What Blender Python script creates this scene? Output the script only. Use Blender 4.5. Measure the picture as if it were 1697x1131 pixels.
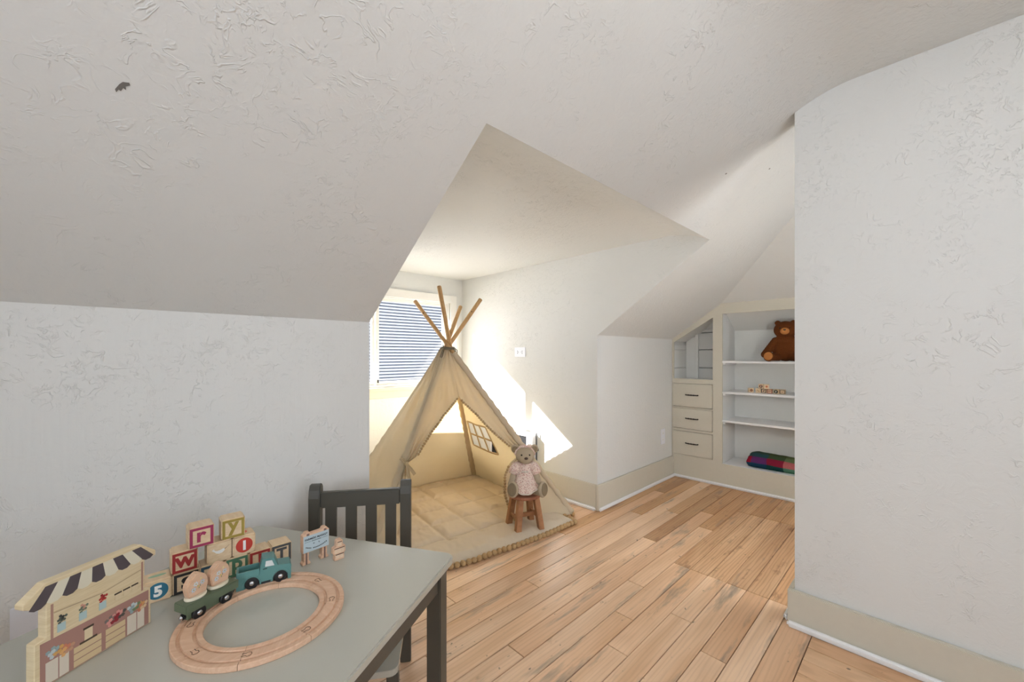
import bpy, bmesh, math, random
from mathutils import Vector, Matrix, noise as mnoise
random.seed(7)
S = bpy.context.scene
COL = S.collection
for o in list(bpy.data.objects): bpy.data.objects.remove(o)
PI = math.pi

# ------------------------------------------------------------------ camera
cam = bpy.data.cameras.new('camera'); camo = bpy.data.objects.new('camera', cam); COL.objects.link(camo)
camo.location = (0, 0, 1.25)
camo.rotation_euler = (PI/2, 0, math.radians(-44.0))
cam.sensor_fit = 'HORIZONTAL'; cam.sensor_width = 36.0; cam.lens = 36.0*667/1697
cam.shift_y = 21.5/1697; cam.clip_start = 0.02
S.camera = camo

# ------------------------------------------------------------------ world, sun, added fill lights
W = bpy.data.worlds.new('world'); S.world = W; W.use_nodes = True
wt = W.node_tree; bg = wt.nodes['Background']
bg.inputs['Color'].default_value = (0.80, 0.88, 1.0, 1); bg.inputs['Strength'].default_value = 4.1
sun = bpy.data.lights.new('sun', 'SUN'); sun.energy = 70; sun.angle = math.radians(0.6); sun.color = (1.0, 0.96, 0.90)
suno = bpy.data.objects.new('sun', sun); COL.objects.link(suno); suno.location = (-6, 9, 7)
suno.rotation_euler = Vector((1.0, -1.12, -0.834)).to_track_quat('-Z', 'Y').to_euler()
def fill_light(name, loc, direc, sx, sy, power, col):  # added area lights at unseen window openings, to fill the room
    l = bpy.data.lights.new(name, 'AREA'); l.shape = 'RECTANGLE'; l.size = sx; l.size_y = sy; l.energy = power; l.color = col
    o = bpy.data.objects.new(name, l); COL.objects.link(o); o.location = loc
    o.rotation_euler = Vector(direc).to_track_quat('-Z', 'Z').to_euler()
fill_light('gable_fill', (-1.99, -0.35, 1.45), (1, 0, 0), 1.5, 1.15, 17, (1.0, 1.0, 0.99))
fill_light('rear_fill', (0.3, -2.49, 1.45), (0, 1, 0), 1.9, 1.15, 14, (1.0, 1.0, 0.99))
fill_light('alcove_fill', (2.97, -2.49, 1.45), (0, 1, 0), .9, 1.1, 8, (1.0, 0.99, 0.97))
LAMP = 13.0; SCONCE_FILL = 37.0
vs = S.view_settings; vs.view_transform = 'Standard'; vs.look = 'None'; vs.gamma = 1.0; vs.use_curve_mapping = False
vs.exposure = 0.24

# ------------------------------------------------------------------ material helpers
def lin(c):
    return tuple((v/255/12.92 if v/255 <= .04045 else ((v/255+.055)/1.055)**2.4) for v in c) + (1,)
class NT:
    def __init__(s, name):
        s.m = bpy.data.materials.new(name); s.m.use_nodes = True; s.t = s.m.node_tree
        s.b = s.t.nodes['Principled BSDF']; s.out = s.t.nodes['Material Output']
    def n(s, typ, ins=None, **kw):
        x = s.t.nodes.new(typ)
        for k, v in kw.items(): setattr(x, k, v)
        for k, v in (ins or {}).items():
            if hasattr(v, 'is_linked') or isinstance(v, bpy.types.NodeSocket): s.t.links.new(v, x.inputs[k])
            else: x.inputs[k].default_value = v
        return x
    def l(s, a, b): s.t.links.new(a, b)
    def math(s, op, a, b=0.0, clamp=False):
        x = s.n('ShaderNodeMath', {0: a, 1: b}, operation=op); x.use_clamp = clamp; return x.outputs[0]
    def mix(s, f, a, b, blend='MIX'):
        x = s.n('ShaderNodeMix', data_type='RGBA', blend_type=blend)
        for i, v in ((0, f), (6, a), (7, b)):
            if isinstance(v, bpy.types.NodeSocket): s.l(v, x.inputs[i])
            else: x.inputs[i].default_value = v
        return x.outputs[2]
    def ramp(s, f, stops, interp='LINEAR'):
        x = s.n('ShaderNodeValToRGB', {0: f}); r = x.color_ramp; r.interpolation = interp
        while len(r.elements) < len(stops): r.elements.new(0.5)
        for e, (p, c) in zip(r.elements, stops): e.position = p; e.color = c if len(c) == 4 else c + (1,)
        return x.outputs[0]
    def pos(s, scale=(1, 1, 1), kind='world'):
        if kind == 'world': src = s.n('ShaderNodeNewGeometry').outputs['Position']
        else: src = s.n('ShaderNodeTexCoord').outputs['Object' if kind == 'object' else 'UV']
        return s.n('ShaderNodeMapping', {'Vector': src, 'Scale': scale}).outputs[0]
    def noise(s, v, scale, detail=3, rough=.5, dist=0):
        return s.n('ShaderNodeTexNoise', {'Vector': v, 'Scale': scale, 'Detail': detail, 'Roughness': rough, 'Distortion': dist}).outputs[0]
    def bump(s, h, strength=.5, dist=.002):
        s.l(s.n('ShaderNodeBump', {'Height': h, 'Strength': strength, 'Distance': dist}).outputs[0], s.b.inputs['Normal'])
def gray(v): return (v, v, v, 1)
def simple(name, c, rough=.5, spec=.5, metal=0, bump=0, bscale=60, var=0):
    k = NT(name); k.b.inputs['Base Color'].default_value = lin(c); k.b.inputs['Roughness'].default_value = rough
    k.b.inputs['Specular IOR Level'].default_value = spec; k.b.inputs['Metallic'].default_value = metal
    if bump or var:
        h = k.noise(k.pos(kind='object'), bscale, 3)
        if bump: k.bump(h, .6, bump)
        if var:
            d = tuple(v*(1-var) for v in lin(c)[:3])+(1,)
            k.l(k.mix(h, d, lin(c)), k.b.inputs['Base Color'])
    return k.m
M = {}
def plaster(name, c, ridge=1.0, seed=0.0):
    k = NT(name)
    p = k.n('ShaderNodeMapping', {'Vector': k.n('ShaderNodeNewGeometry').outputs['Position'], 'Location': (seed, seed*1.7, seed*.6)}).outputs[0]
    n1 = k.noise(p, 15, 3, .55, 1.0); n2 = k.noise(p, 2.7, 3); n3 = k.noise(p, 34, 3, .5, 1.0); fine = k.noise(p, 90, 2)
    def ridges(n, w):
        d = k.math('ABSOLUTE', k.math('SUBTRACT', n, .5)); return k.math('SUBTRACT', 1, k.math('DIVIDE', d, w, True), True)
    n5 = k.noise(p, 21, 2)
    mask = k.math('MULTIPLY', k.math('MULTIPLY', k.math('SUBTRACT', n2, .42), 5, True), k.math('MULTIPLY', k.math('SUBTRACT', n5, .46), 7, True))
    mask2 = k.math('MULTIPLY', k.math('MULTIPLY', k.math('SUBTRACT', k.noise(p, 44, 2), .47), 7, True), k.math('MULTIPLY', k.math('SUBTRACT', k.noise(p, 3.4, 3), .48), 6, True))
    r = k.math('MULTIPLY', ridges(n1, .03), mask); r2 = k.math('MULTIPLY', ridges(n3, .05), mask2)
    br = k.noise(k.n('ShaderNodeMapping', {'Vector': p, 'Rotation': (.5, .3, .9), 'Scale': (60, 60, 4)}).outputs[0], 1, 2)
    h = k.math('ADD', k.math('ADD', k.math('MULTIPLY', r, .7), k.math('MULTIPLY', r2, .55)),
               k.math('ADD', k.math('MULTIPLY', br, .5), k.math('ADD', k.math('MULTIPLY', fine, .12), k.math('MULTIPLY', n1, .8))))
    k.bump(h, .58*ridge, .0052)
    v = k.noise(p, 1.1, 3)
    a = lin(c); b = tuple(x*.965 for x in a[:3])+(1,)
    k.l(k.mix(v, b, a), k.b.inputs['Base Color']); k.b.inputs['Roughness'].default_value = .5
    k.b.inputs['Specular IOR Level'].default_value = .35
    return k.m
M['plaster'] = plaster('plaster_paint', (225, 225, 221))
M['plaster_slope'] = plaster('slope_plaster_paint', (225, 226, 223), .9, 3.1)
M['plaster_smooth'] = plaster('cabinet_plaster_paint', (228, 228, 224), .3, 5)
M['trim_beige'] = simple('beige_trim_paint', (212, 206, 190), .45, .4, 0, .0006, 40, .05)
M['trim_white'] = simple('white_trim_paint', (240, 240, 240), .4)
M['window_white'] = simple('window_vinyl', (238, 236, 230), .4)
M['plate'] = simple('outlet_plastic', (236, 238, 244), .3)
M['black'] = simple('black_paint', (22, 22, 24), .4)
M['bronze'] = simple('dark_bronze', (44, 34, 28), .4, .5, .6)
M['chip'] = simple('exposed_plaster', (116, 111, 106), .8)
M['crackpaint'] = simple('crack_filler', (150, 146, 140), .8)
M['paint_lit'] = simple('grey_paint_lit', (186, 184, 172), .2, .5, 0, .0002, 120)  # lit copy of the grey furniture paint: brightness of the tops put into colour
M['paint_shaded'] = simple('grey_paint_shaded', (80, 77, 69), .4, .5, 0, .0002, 120)  # shaded copy of the same grey, for table legs, aprons and chair
def boards(name, axis, light, dark, stain=.5, worn=0.0, gloss=.34):
    k = NT(name); rnd = k.n('ShaderNodeObjectInfo').outputs['Random']
    off = k.n('ShaderNodeCombineXYZ', {0: k.math('MULTIPLY', rnd, 37), 1: k.math('MULTIPLY', rnd, 91), 2: 0.0}).outputs[0]
    src = k.n('ShaderNodeVectorMath', {0: k.n('ShaderNodeNewGeometry').outputs['Position'], 1: off}, operation='ADD').outputs[0]
    def st(a, b): return k.n('ShaderNodeMapping', {'Vector': src, 'Scale': (a, b, 1) if axis == 'x' else (b, a, 1)}).outputs[0]
    grain = k.noise(st(3, 70), 1, 4, .6, .4)
    broad = k.noise(st(1.2, 9), 1, 3, .5, .6)
    ring = k.n('ShaderNodeTexWave', {'Vector': st(1.0, 11), 'Scale': 1.6, 'Distortion': 7, 'Detail': 2, 'Detail Scale': 1.2}, wave_type='RINGS').outputs['Fac']
    base = k.ramp(broad, [(.3, lin(dark)), (.62, lin(light))])
    base = k.mix(k.math('MULTIPLY', grain, .2), base, lin(tuple(v*.68 for v in dark)))
    base = k.mix(k.math('MULTIPLY', k.math('SUBTRACT', ring, .55, True), .25+worn), base, lin((140, 84, 46)))
    tint = k.ramp(rnd, [(0, lin((226, 216, 206))), (.3, lin((255, 250, 242))), (.65, lin((255, 246, 234))), (1, lin((236, 220, 204)))])
    base = k.mix(1.0, base, tint, 'MULTIPLY')
    g = k.noise(st(2.0, 13), 1, 4, .6); gm = k.math('MULTIPLY', k.math('SUBTRACT', g, .635-.06*stain, True), 7, True)
    base = k.mix(k.math('MULTIPLY', gm, .7), base, lin((116, 110, 102)))
    w = k.noise(st(5, 16), 1, 4, .65); wm = k.math('MULTIPLY', k.math('SUBTRACT', w, .64-.16*worn, True), 8, True)
    base = k.mix(k.math('MULTIPLY', wm, .6), base, lin((112, 66, 36)))
    sp = k.noise(st(26, 34), 1, 2); sm = k.math('MULTIPLY', k.math('SUBTRACT', sp, .70, True), 14, True)
    base = k.mix(k.math('MULTIPLY', sm, .8), base, lin((84, 72, 62)))
    k.l(base, k.b.inputs['Base Color'])
    k.l(k.math('ADD', k.math('MULTIPLY', broad, .25), gloss-.08+.2*worn), k.b.inputs['Roughness'])
    k.bump(k.math('ADD', grain, k.math('MULTIPLY', ring, .5)), .25+.4*worn, .0012)
    return k.m
M['board_x'] = boards('pine_board', 'x', (253, 222, 192), (230, 192, 156), 1.0)
M['board_hatch'] = boards('worn_hatch_board', 'x', (240, 204, 166), (212, 166, 124), .7, .4)
M['board_far'] = boards('alcove_board', 'x', (228, 188, 146), (202, 156, 112), 1.0, .25)
M['board_y'] = boards('pine_board_cross', 'y', (240, 206, 172), (222, 184, 148), .3, .1)
M['subfloor'] = simple('dark_subfloor', (58, 42, 30), .9)
def wood(name, light, dark, scale=(4, 40, 40), rough=.5):
    k = NT(name); p = k.pos(scale, 'object'); g = k.noise(p, 3, 4, .55, .5)
    k.l(k.ramp(g, [(.3, lin(dark)), (.7, lin(light))]), k.b.inputs['Base Color']); k.b.inputs['Roughness'].default_value = rough
    k.bump(g, .2, .0004); return k.m
M['beech'] = wood('beech_wood', (226, 190, 160), (212, 170, 138))
M['blockwood'] = wood('block_wood', (232, 208, 172), (218, 188, 148), (20, 3, 60))
M['plywood'] = wood('plywood', (230, 212, 176), (216, 194, 152), (6, 6, 90))
M['stoolwood'] = wood('stool_wood', (180, 130, 90), (150, 102, 66), (3, 50, 3))
M['seatwood'] = wood('stool_seat_wood', (176, 118, 88), (152, 96, 70), (3, 30, 3))
M['polewood'] = wood('pole_wood', (204, 164, 112), (182, 140, 88), (60, 60, 2))
def cloth(name, c, trans=.35, scale=260, var=.08):
    k = NT(name); p = k.pos(kind='object'); n = k.noise(p, 3.5, 4, .6)
    a = lin(c); b = tuple(v*(1-var*2) for v in a[:3])+(1,)
    col = k.mix(n, b, a)
    k.l(col, k.b.inputs['Base Color']); k.b.inputs['Roughness'].default_value = .95; k.b.inputs['Specular IOR Level'].default_value = .1
    k.bump(k.noise(p, scale, 2), .3, .0008)
    if trans:
        tr = k.n('ShaderNodeBsdfTranslucent', {'Color': col})
        mx = k.n('ShaderNodeMixShader', {0: trans, 1: k.b.outputs[0], 2: tr.outputs[0]}); k.l(mx.outputs[0], k.out.inputs[0])
    return k.m
M['canvas'] = cloth('cream_canvas', (246, 234, 208), .48)
M['canvas_trim'] = cloth('canvas_trim', (206, 180, 140), .1)
M['matcloth'] = cloth('peach_quilt_cotton', (222, 206, 182), 0, 200, .06)
M['pompom'] = simple('pompom_yarn', (206, 172, 126), 1, .1, 0, .004, 160, .25)
M['tape'] = cloth('tie_tape', (200, 182, 148), 0)
M['rope'] = simple('grey_rope', (134, 124, 104), .9, .1)
M['fur_cream'] = simple('taupe_plush', (190, 173, 148), 1, .1, 0, .003, 260, .2)
M['fur_pad'] = simple('taupe_pad', (142, 126, 102), 1, .1, 0, .001, 200, .1)
M['fur_brown'] = simple('brown_plush', (112, 62, 28), 1, .15, 0, .006, 120, .45)
M['fur_tan'] = simple('tan_plush', (196, 130, 74), 1, .1, 0, .003, 200, .2)
M['nose'] = simple('brown_nose', (78, 58, 44), .6)
M['eye'] = simple('bead_eye', (24, 18, 14), .15)
def dots(name):
    k = NT(name); p = k.pos(kind='object')
    v = k.n('ShaderNodeTexVoronoi', {'Vector': p, 'Scale': 95.0}); d = v.outputs['Distance']
    m = k.math('LESS_THAN', d, .36); v2 = k.n('ShaderNodeTexVoronoi', {'Vector': p, 'Scale': 110.0}); m2 = k.math('LESS_THAN', v2.outputs['Distance'], .22)
    c = k.mix(m, lin((230, 208, 194)), lin((204, 158, 148))); c = k.mix(m2, c, lin((150, 116, 100)))
    k.l(c, k.b.inputs['Base Color']); k.b.inputs['Roughness'].default_value = .95; k.bump(k.noise(p, 90, 2), .4, .002); return k.m
M['floral'] = dots('rose_print_cotton'); M['lace'] = cloth('cream_lace', (228, 214, 200), 0)
def glass(name):
    k = NT(name); t = k.n('ShaderNodeBsdfTransparent', {'Color': (.97, .98, 1, 1)}); g = k.n('ShaderNodeBsdfGlossy', {'Roughness': .02})
    f = k.n('ShaderNodeFresnel', {'IOR': 1.3})
    mx = k.n('ShaderNodeMixShader', {0: f.outputs[0], 1: t.outputs[0], 2: g.outputs[0]}); k.l(mx.outputs[0], k.out.inputs[0]); return k.m
M['glass'] = glass('window_glass')
M['siding'] = simple('pale_siding', (146, 146, 148), .7)
M['siding_shadow'] = simple('painted_lap_shade', (106, 110, 118), .8)  # dark backing colour stands in for the shade between siding boards
M['concrete'] = simple('pale_concrete', (196, 192, 186), .9)
M['roofing'] = simple('grey_roofing', (110, 108, 106), .9)
M['chrome'] = simple('steel', (190, 190, 192), .25, .5, 1)
M['heater'] = simple('heater_fin', (74, 74, 76), .45, .5, .3)
PAINT = {}
def paint(c, rough=.5):
    if (c, rough) not in PAINT: PAINT[(c, rough)] = simple('paint_%02x%02x%02x' % c, c, rough)
    return PAINT[(c, rough)]

# ------------------------------------------------------------------ geometry helpers
def tag(o, label=None, cat=None, group=None, kind=None):
    for k, v in (('label', label), ('category', cat), ('group', group), ('kind', kind)):
        if v: o[k] = v
    return o
def link(name, me, m, parent=None, smooth=False):
    if isinstance(me, bmesh.types.BMesh):
        bm = me; me = bpy.data.meshes.new(name); bmesh.ops.recalc_face_normals(bm, faces=bm.faces); bm.to_mesh(me); bm.free()
    if m is not None and not me.materials: me.materials.append(m)
    if smooth:
        me.polygons.foreach_set('use_smooth', [True]*len(me.polygons))
    o = bpy.data.objects.new(name, me); COL.objects.link(o)
    if parent: o.parent = parent
    return o
def empty(name, loc, rz=0):
    o = bpy.data.objects.new(name, None); COL.objects.link(o); o.location = loc; o.rotation_euler = (0, 0, rz); o.empty_display_size = .05
    return o
def bxa(bm, x0, x1, y0, y1, z0, z1, bev=0, seg=1, M4=None):
    g = bmesh.ops.create_cube(bm, size=1)['verts']
    for v in g:
        v.co = Vector(((x0+x1)/2+v.co.x*(x1-x0), (y0+y1)/2+v.co.y*(y1-y0), (z0+z1)/2+v.co.z*(z1-z0)))
    if bev:
        es = list({e for v in g for e in v.link_edges})
        r = bmesh.ops.bevel(bm, geom=es, offset=bev, segments=seg, affect='EDGES'); g = list({v for f in r['faces'] for v in f.verts} | {v for v in g if v.is_valid})
    if M4 is not None: bmesh.ops.transform(bm, matrix=M4, verts=[v for v in g if v.is_valid])
    return bm
def box(x0, x1, y0, y1, z0, z1, bev=0, seg=1): return bxa(bmesh.new(), x0, x1, y0, y1, z0, z1, bev, seg)
def prism(bm, pts, vec):
    a = [bm.verts.new(p) for p in pts]; b = [bm.verts.new(Vector(p)+Vector(vec)) for p in pts]
    bm.faces.new(a); bm.faces.new(b[::-1]); n = len(a)
    for i in range(n): bm.faces.new((a[i], b[i], b[(i+1) % n], a[(i+1) % n]))
    return bm
def bevall(bm, off, seg=2, ang=.5):
    bmesh.ops.recalc_face_normals(bm, faces=bm.faces)
    es = [e for e in bm.edges if len(e.link_faces) == 2 and e.calc_face_angle(0) > ang]
    bmesh.ops.bevel(bm, geom=es, offset=off, segments=seg, affect='EDGES', clamp_overlap=True); return bm
def tube(bm, pts, r, n=8, cap=True, closed=False):
    pts = [Vector(p) for p in pts]; rs = r if isinstance(r, (list, tuple)) else [r]*len(pts); rings = []
    up = Vector((0, 0, 1)); last = None; N = len(pts)
    for i, p in enumerate(pts):
        if closed: t = (pts[(i+1) % N]-pts[i-1]).normalized()
        else: t = (pts[min(i+1, N-1)]-pts[max(i-1, 0)]).normalized()
        if last is None:
            a = t.cross(up if abs(t.z) < .95 else Vector((1, 0, 0))).normalized()
        else: a = (last-t*last.dot(t)).normalized()
        last = a; b = t.cross(a)
        rings.append([bm.verts.new(p+(a*math.cos(q*2*PI/n)+b*math.sin(q*2*PI/n))*rs[i]) for q in range(n)])
    for i in range(N if closed else N-1):
        A, B = rings[i], rings[(i+1) % N]
        for q in range(n): bm.faces.new((A[q], A[(q+1) % n], B[(q+1) % n], B[q]))
    if cap and not closed: bm.faces.new(rings[0][::-1]); bm.faces.new(rings[-1])
    return bm
def lathe(bm, prof, n=24, M4=None):
    rings = []
    for r, z in prof: rings.append([bm.verts.new((r*math.cos(a*2*PI/n), r*math.sin(a*2*PI/n), z)) for a in range(n)])
    for A, B in zip(rings, rings[1:]):
        for q in range(n): bm.faces.new((A[q], A[(q+1) % n], B[(q+1) % n], B[q]))
    if prof[0][0] > 1e-5: bm.faces.new(rings[0][::-1])
    if prof[-1][0] > 1e-5: bm.faces.new(rings[-1])
    bmesh.ops.remove_doubles(bm, verts=bm.verts, dist=1e-6)
    if M4 is not None: bmesh.ops.transform(bm, matrix=M4, verts=bm.verts)
    return bm
def ell(bm, c, r, rot=None, sub=3):
    g = bmesh.ops.create_icosphere(bm, subdivisions=sub, radius=1)['verts']
    R = rot.to_matrix().to_4x4() if rot else Matrix()
    bmesh.ops.transform(bm, matrix=Matrix.Translation(c) @ R @ Matrix.Diagonal((*r, 1)), verts=g)
    return bm
def fuse(bm, voxel, it=6):
    me = bpy.data.meshes.new('tmp'); bm.to_mesh(me); bm.free(); o = bpy.data.objects.new('tmp', me); COL.objects.link(o)
    r = o.modifiers.new('r', 'REMESH'); r.mode = 'VOXEL'; r.voxel_size = voxel
    s = o.modifiers.new('s', 'SMOOTH'); s.iterations = it; s.factor = .5
    dg = bpy.context.evaluated_depsgraph_get(); out = bpy.data.meshes.new_from_object(o.evaluated_get(dg))
    bpy.data.objects.remove(o); return out
def text_mesh(s, size, ext, bold=0.0, arc=None):
    cu = bpy.data.curves.new('t', 'FONT'); cu.body = s; cu.size = size; cu.extrude = ext; cu.align_x = 'CENTER'; cu.align_y = 'CENTER'
    cu.offset = bold; cu.resolution_u = 3
    o = bpy.data.objects.new('t', cu); COL.objects.link(o)
    dg = bpy.context.evaluated_depsgraph_get(); me = bpy.data.meshes.new_from_object(o.evaluated_get(dg))
    bpy.data.objects.remove(o)
    if me.vertices:
        xs = [v.co.x for v in me.vertices]; ys = [v.co.y for v in me.vertices]; cx = (max(xs)+min(xs))/2; cy = (max(ys)+min(ys))/2
        for v in me.vertices:
            v.co.x -= cx; v.co.y -= cy
            if arc: v.co.y += arc*(v.co.x**2)
    return me
def upright(me, dx=0, dy=0, dz=0):      # text in the xy plane -> standing on the front (-y) face
    me.transform(Matrix.Translation((dx, dy, dz)) @ Matrix.Rotation(PI/2, 4, 'X')); return me

# ------------------------------------------------------------------ room shell
XL, XR, YB, YK, YD = -1.9, 4.07, -2.4, 1.84, 3.63
ZK, ZC, PT = 1.40, 2.42, 0.69
DX0, DX1 = 0.839, 2.727
def zs(y): return ZK+PT*(YK-y)
YC = YK-(ZC-ZK)/PT
YO = YK-(1.99-ZK)/PT
def slab(name, pts, out, th, m):
    v = Vector(out).normalized()*th
    return tag(link(name, prism(bmesh.new(), pts, v), m), kind='structure')
EP = .002
XE = XR+.48
slab('wall_left', [(XL, YK, 0), (DX0-EP, YK, 0), (DX0-EP, YK, ZK), (XL, YK, ZK)], (0, 1, 0), .08, M['plaster'])
slab('wall_knee', [(DX1+EP, YK, 0), (XE, YK, 0), (XE, YK, ZK), (DX1+EP, YK, ZK)], (0, 1, 0), .08, M['plaster'])
sl = [(XL, YK), (DX0-EP, YK), (DX0-EP, YO), (DX1+EP, YO), (DX1+EP, YK), (XE, YK), (3.07, YC), (XL, YC)]
slope = slab('ceiling_slope', [(x, y, zs(y)) for x, y in sl], (0, PT, 1), .1, M['plaster_slope'])
slab('ceiling_hip', [(XE, YK, ZK), (XE, YB, ZK), (3.07, YB, ZC), (3.07, YC, ZC)], (PT, 0, 1), .1, M['plaster_slope'])
slab('ceiling', [(XL, YC, ZC), (3.07, YC, ZC), (3.07, YB, ZC), (XL, YB, ZC)], (0, 0, 1), .1, M['plaster_slope'])
slab('wall_right', [(2.23, YB, 0), (2.23, .43, 0), (2.23, .43, zs(.43)), (2.23, YC, ZC), (2.23, YB, ZC)], (1, 0, 0), .12, M['plaster'])
cove = []
for q in range(21):
    t = q/20; y0, y2 = YC+.16, YC-.16
    cove.append(((1-t)**2*y0+2*t*(1-t)*YC+t*t*y2, (1-t)**2*zs(y0)+2*t*(1-t)*ZC+t*t*ZC))
slab('ceiling_cove', [(XL, y, z) for y, z in cove]+[(XL, YC, ZC+.02)], (1, 0, 0), 2.2305-XL, M['plaster_slope'])
dpro = [(YD, 0), (YK+EP, 0), (YK+EP, ZK), (YO+EP, 1.995), (1.05, 2.04), (1.12, 2.07), (1.26, 2.1), (YD, 2.1)]
slab('wall_dormer_right', [(DX1, y, z) for y, z in dpro], (1, 0, 0), .08, M['plaster'])
slab('wall_dormer_left', [(DX0, y, z) for y, z in dpro], (-1, 0, 0), .08, M['plaster'])
cb = [(YO, 1.99), (1.05, 2.022), (1.12, 2.048), (1.19, 2.063), (1.26, 2.07), (YD, 2.07)]
slab('ceiling_dormer', [(DX0, y, z) for y, z in cb]+[(DX0, y, z+.05) for y, z in reversed(cb)], (1, 0, 0), DX1-DX0, M['plaster'])
def wall_with_hole(name, axis, c, th, a0, a1, z1, h0, h1, hz0, hz1):
    bm = bmesh.new()
    for q0, q1, zz0, zz1 in ((a0, h0, 0, z1), (h1, a1, 0, z1), (h0, h1, 0, hz0), (h0, h1, hz1, z1)):
        if axis == 'y': bxa(bm, q0, q1, min(c, c+th), max(c, c+th), zz0, zz1)
        else: bxa(bm, min(c, c+th), max(c, c+th), q0, q1, zz0, zz1)
    return tag(link(name, bm, M['plaster']), kind='structure')
wall_with_hole('wall_dormer_back', 'y', YD, .14, DX0-.08, DX1+.08, 2.12, .93, 2.575, .93, 1.815)
wall_with_hole('wall_gable', 'x', XL, -.1, YB-.1, YK+.08, 2.5, -1.1, .4, .87, 2.03)
wall_with_hole('wall_back', 'y', YB, -.1, XL, 2.32, 2.5, -.65, 1.25, .87, 2.03)
wall_with_hole('wall_back_alcove', 'y', YB, -.1, 2.32, XE+.08, 2.5, 2.5, 3.45, .87, 2.03)
tag(link('wall_end', box(XE-.001, XE+.08, YB-.1, YK+.08, 0, ZK+.1), M['plaster']), kind='structure')
tag(link('wall_alcove', box(XR+.002, XR+.06, YB, .44, 0, 1.74), M['plaster']), kind='structure')
# dormer roof overhang outside
tag(link('trim_1', box(.6, 2.95, YD+.14, 3.95, 1.85, 1.93), M['trim_white']), kind='structure')

# paint chips and nail specks on the slope
def on_slope(x, y, d=0.0): return Vector((x, y, zs(y)))+Vector((0, -PT, -1)).normalized()*d
def chip(x, y, pts, m, nm='paint_chip'):
    ux = Vector((1, 0, 0)); uy = Vector((0, 1, -PT)).normalized(); o = on_slope(x, y, .0002)
    bm = prism(bmesh.new(), [o+ux*a+uy*b for a, b in pts], Vector((0, -PT, -1)).normalized()*.0008)
    link(nm, bm, m, slope)
chip(-.001, 1.215, [(-0.012, 0.012), (-0.0055, -0.002), (0.0, -0.01), (0.0101, -0.013), (0.012, -0.008), (0.0046, -0.002), (0.0055, 0.006), (0.0009, 0.003), (-0.0028, 0.012), (-0.0064, 0.01), (-0.0101, 0.018)], M['chip'])
for x, y in ((2.216, .72), (2.52, .60)): chip(x, y, [(-.004, -.003), (.004, -.004), (.005, .003), (-.002, .005)], M['chip'])

# ------------------------------------------------------------------ floor boards
floor = tag(link('floor', box(XL-.1, XR+.5, YB-.1, YD+.14, -.12, -.014), M['subfloor']), kind='structure')
def plank(x0, x1, y0, y1, m):
    dz = random.uniform(-.0009, .0009); g = .0017
    if x1-x0 < .03 or y1-y0 < .02: return
    link('floorboard', box(x0+g, x1-g, y0+g, y1-g, -.0145, dz, .0012), m, floor)
rows = [.36, .476, .567, .669, .767, .865, .963, 1.06, 1.158, 1.257, 1.355, 1.45, 1.55, 1.648, 1.745, 1.838]
joints = {11: [-.6, 1.60], 8: [.1, 1.188, 3.3], 7: [.5, 2.006, 3.0], 9: [-.3, 2.55], 10: [.9, 3.12], 12: [.2, 2.9], 13: [1.2, 3.5], 14: [.4, 2.2]}
for i in range(15):
    y0, y1 = rows[i], rows[i+1]
    if i == 0: xs = [XL, -.2, 1.2, 2.24]
    elif i <= 6: xs = [XL, [-.4, .3, -.9, .7, .0, .9][i-1], [1.3, 1.75, 1.1, 1.9, 1.5, 1.72][i-1], 2.37, 3.51, XR+.0]
    else: xs = [XL]+joints.get(i, [0, 2])+[XR]
    for a, b in zip(xs, xs[1:]):
        h = 1 <= i <= 6 and abs(a-2.37) < .01
        plank(a, b, y0, y1, M['board_hatch'] if h else (M['board_far'] if a > 2.15 else M['board_x']))
plank(2.352, XR, .36, .476, M['board_far']); plank(2.24, 2.352, .44, .476, M['board_far'])
y = 1.838; i = 0
while y < YD-.01:
    y1 = min(y+.0975, YD); j = DX0+.3+((i*.71) % 1.3)
    plank(DX0, j, y, y1, M['board_x']); plank(j, DX1, y, y1, M['board_x']); y = y1; i += 1
x = XL; i = 0
while x < XR-.01:
    x1 = min(x+.0975, XR); j = [-.9, -1.5, -.5, -1.2][i % 4]
    plank(x, x1, j, .36, M['board_y']); plank(x, x1, YB, j, M['board_y']); x = x1; i += 1

# ------------------------------------------------------------------ baseboards
def baseboard(name, x0, x1, y0, y1, h, side):
    bm = box(x0, x1, y0, y1, 0, h, .004, 2)
    b = tag(link(name, bm, M['trim_beige']), kind='structure')
    w = .022
    d = {'-y': (x0, x1, y0-w, y0), '-x': (x0-w, x0, y0, y1), '+y': (x0, x1, y1, y1+w)}[side]
    link('shoe_moulding', box(d[0], d[1], d[2], d[3], 0, .03, .009, 3), M['trim_white'], b)
baseboard('baseboard_left', XL, DX0+.001, YK-.022, YK-.0005, .205, '-y')
baseboard('baseboard_knee', DX1-.022, XR-.0005, YK-.022, YK-.0005, .205, '-y')
baseboard('baseboard_dormer_right', DX1-.022, DX1-.0005, YK-.0004, YD, .205, '-x')
baseboard('baseboard_right', 2.23-.024, 2.2295, YB, .43+.024, .165, '-x')
baseboard('baseboard_end', 2.2298, 2.35, .4305, .454, .165, '+y')

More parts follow.
